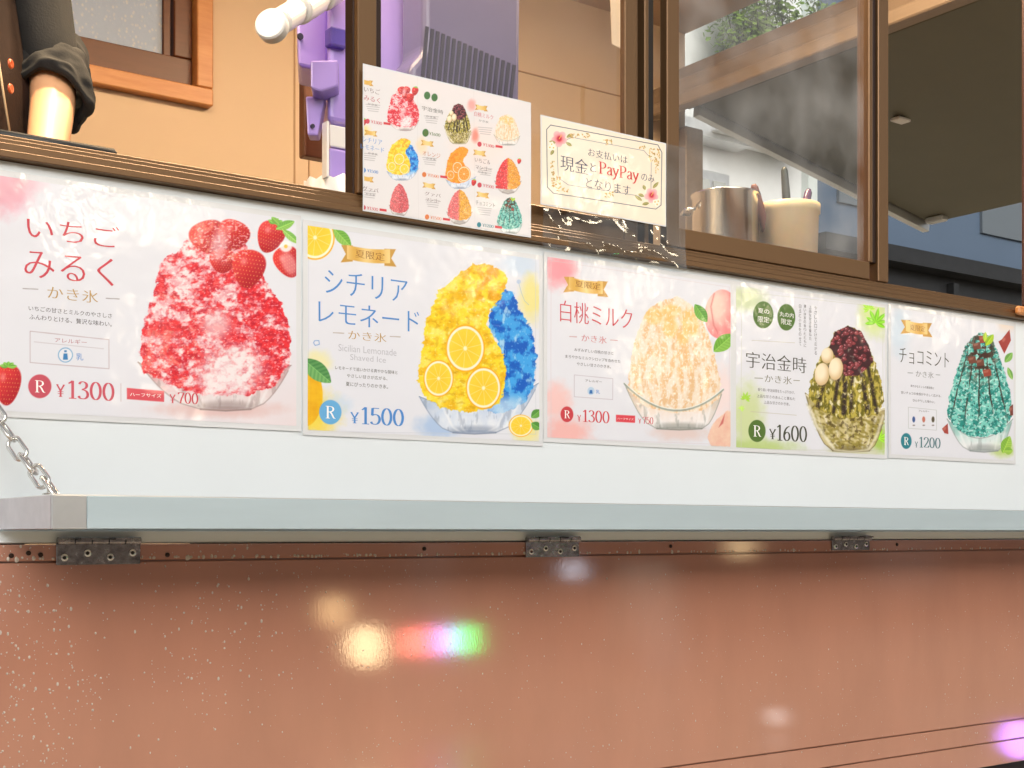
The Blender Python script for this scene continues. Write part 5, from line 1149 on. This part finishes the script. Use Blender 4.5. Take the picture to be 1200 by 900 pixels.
# the sleeve: a bigger clear film sagging below and to the right of the notice
def sleeve():
    a, b = at(636, 300, -.0145), at(803, 170, -.0145); x0, x1, z0, z1 = a.x, b.x, at(640, 290, -.0145).z, z1_ if False else at(640, 136, -.0145).z
    bm = bmesh.new(); n, m_ = 40, 40; g = []
    for j in range(m_+1):
        row = []
        for i in range(n+1):
            u, v = i/n, j/m_; x, z = x0+(x1-x0)*u, z0+(z1-z0)*v
            k = max(0, .45-v)/.45; bul = .007*k*(mnoise.noise(Vector((u*3.2, v*5, 2)))+.6*mnoise.noise(Vector((u*7+v*5, v*6, 7))))
            row.append(bm.verts.new((x, -.0146-max(0, bul+.002*k), z)))
        g.append(row)
    for A_, B_ in zip(g, g[1:]):
        for i in range(n): bm.faces.new((A_[i], A_[i+1], B_[i+1], B_[i]))
    me = bpy.data.meshes.new('clear_sleeve'); bm.to_mesh(me); bm.free()
    link_mesh('clear_sleeve', me, glass_mat('clear_sleeve_film', (.84, .89, .94), .05, 1.55, bump=.14, bscale=9, dust_haze=.14), nr, True)
sleeve()

# ------------------------------------------------------------------ lights of the street behind the photographer, mirrored in the truck side
def mirror(px, py, t, y=-.012):
    """where a thing must stand, t truck distances in front of the side, to be mirrored at this column and row"""
    p = at(px, py, y); v = Vector((p.x, p.y+D, p.z-CZ)); return p+Vector((v.x, -v.y, v.z))*t
def lantern(p, r, col, s, label, group=None):
    t = thing('lantern', p-Vector((0, 0, r)), label, 'lantern', group)
    MB().lathe([(r*.35, -r), (r*.75, -r*.72), (r, 0), (r*.75, r*.72), (r*.35, r)], p, 24).build('shade', emit_mat('lantern_glow', col, s), t, True)
    MB().lathe([(0, -r*1.12), (r*.4, -r*1.12), (r*.4, -r), (0, -r)], p, 20).build('base_cap', M['black'], t)
    MB().lathe([(0, r), (r*.4, r), (r*.4, r*1.12), (0, r*1.12)], p, 20).build('top_cap', M['black'], t)
    MB().tube([p-Vector((0, 0, r*1.1)), (p.x, p.y, 0)] if p.z < 1.2 else [p+Vector((0, 0, r*1.1)), p+Vector((0, 0, r*1.1+.5))], .012, 8).build('rod', M['black'], t)
lantern(mirror(429, 757, 2.6), .105, (1, .74, .40), 6, 'round warm lantern mirrored as the larger yellow spot in the brown panel')
lantern(mirror(391, 716, 2.9), .09, (1, .66, .32), 2.6, 'round dim lantern mirrored as the upper amber spot in the brown panel')
lantern(mirror(1196, 866, .9), .075, (.45, .2, 1), 8, 'violet round lamp mirrored at the lower right corner of the brown panel')
lantern(mirror(910, 840, 1.8), .045, (1, .95, .9), 1.6, 'small white lamp mirrored low in the brown panel')
def led_sign():
    a, b = mirror(470, 737, 2.6), mirror(559, 764, 2.6); z0, z1 = min(a.z, b.z), max(a.z, b.z)
    t = thing('led_sign', ((a.x+b.x)/2, a.y, 0), 'low colour changing light box mirrored as pink, blue and green in the brown panel', 'light box')
    MB().box(a.x-.03, b.x+.03, a.y-.12, a.y-.002, z0-.03, z1+.03, .01).build('casing', M['black'], t)
    for k in (.15, .85): MB().box(a.x+(b.x-a.x)*k-.012, a.x+(b.x-a.x)*k+.012, a.y-.075, a.y-.05, 0, z0-.031).build('leg', M['galv'], t)
    xs = [a.x+(b.x-a.x)*k for k in (0, .42, .55, .76, 1)]
    for (x0, x1), c, s in zip(zip(xs, xs[1:]), ((1, .20, .15), (.75, .2, .95), (.25, .55, 1), (.01, .9, .12)), (7, 7, 8, 8)):
        MB().box(x0, x1-.004, a.y, a.y+.006, z0, z1).build('light_panel', emit_mat('led', c, s), t)
led_sign()
# festoon lamps over the far side of the walk: they glint in the laminated posters and in the window glass
for px, py, tt, r, s in ((762, 428, 1.9, .10, 13), (690, 225, 2.4, .10, 22), (560, 300, 2.6, .09, 16), (110, 235, 2.2, .10, 22), (190, 420, 2.4, .09, 14), (215, 250, 2.9, .10, 16), (735, 322, 2.7, .11, 17), (880, 360, 2.6, .10, 20), (1080, 372, 2.6, .10, 16)):
    lantern(mirror(px, py, tt, -.001), r, (1, .84, .6), s, 'warm hanging festoon lamp glinting in the laminated posters', 'festoon lamps')

def street_props():
    sb = bpy.data.objects['street_building']; zg = lambda p: max(.02, p.z)
    for px0, px1, py0, py1, n in ((1112, 1196, 655, 792, 'added_door'), (560, 612, 668, 724, 'added_door'), (20, 70, 660, 730, 'added_door')):
        a, b = mirror(px0, py1, 6.7), mirror(px1, py0, 6.7)
        MB().box(a.x, b.x, -12.79, -12.74, .02, max(1.0, b.z+.6)).build(n, M['paleblock'], sb)  # unseen pale doors added for their soft reflections in the skirt
    p = mirror(756, 690, 3.4); t = thing('added_sign_board', (p.x, p.y, 0), 'white folding sign board on the walk, a pale patch mirrored in the brown panel', 'sign board')  # unseen board, added to put a pale reflection in the skirt
    for s_ in (-1, 1): MB().prism([(p.x-.22, p.y+s_*.22, 0), (p.x+.22, p.y+s_*.22, 0), (p.x+.22, p.y+s_*.03, .78), (p.x-.22, p.y+s_*.03, .78)], (0, s_*.015, 0)).build('board', M['whiteplastic'], t)
    for px, py, r, c, e in ((868, 640, .10, (1, .72, .4), 2.2), (672, 668, .07, (.75, .82, 1), 2.5)):
        lantern(mirror(px, py, 3.2), r, c, e, 'small round lamp on a rod mirrored beside the middle hinge' if px < 700 else 'small amber lamp on a rod mirrored under the counter, right of the middle hinge')
street_props()
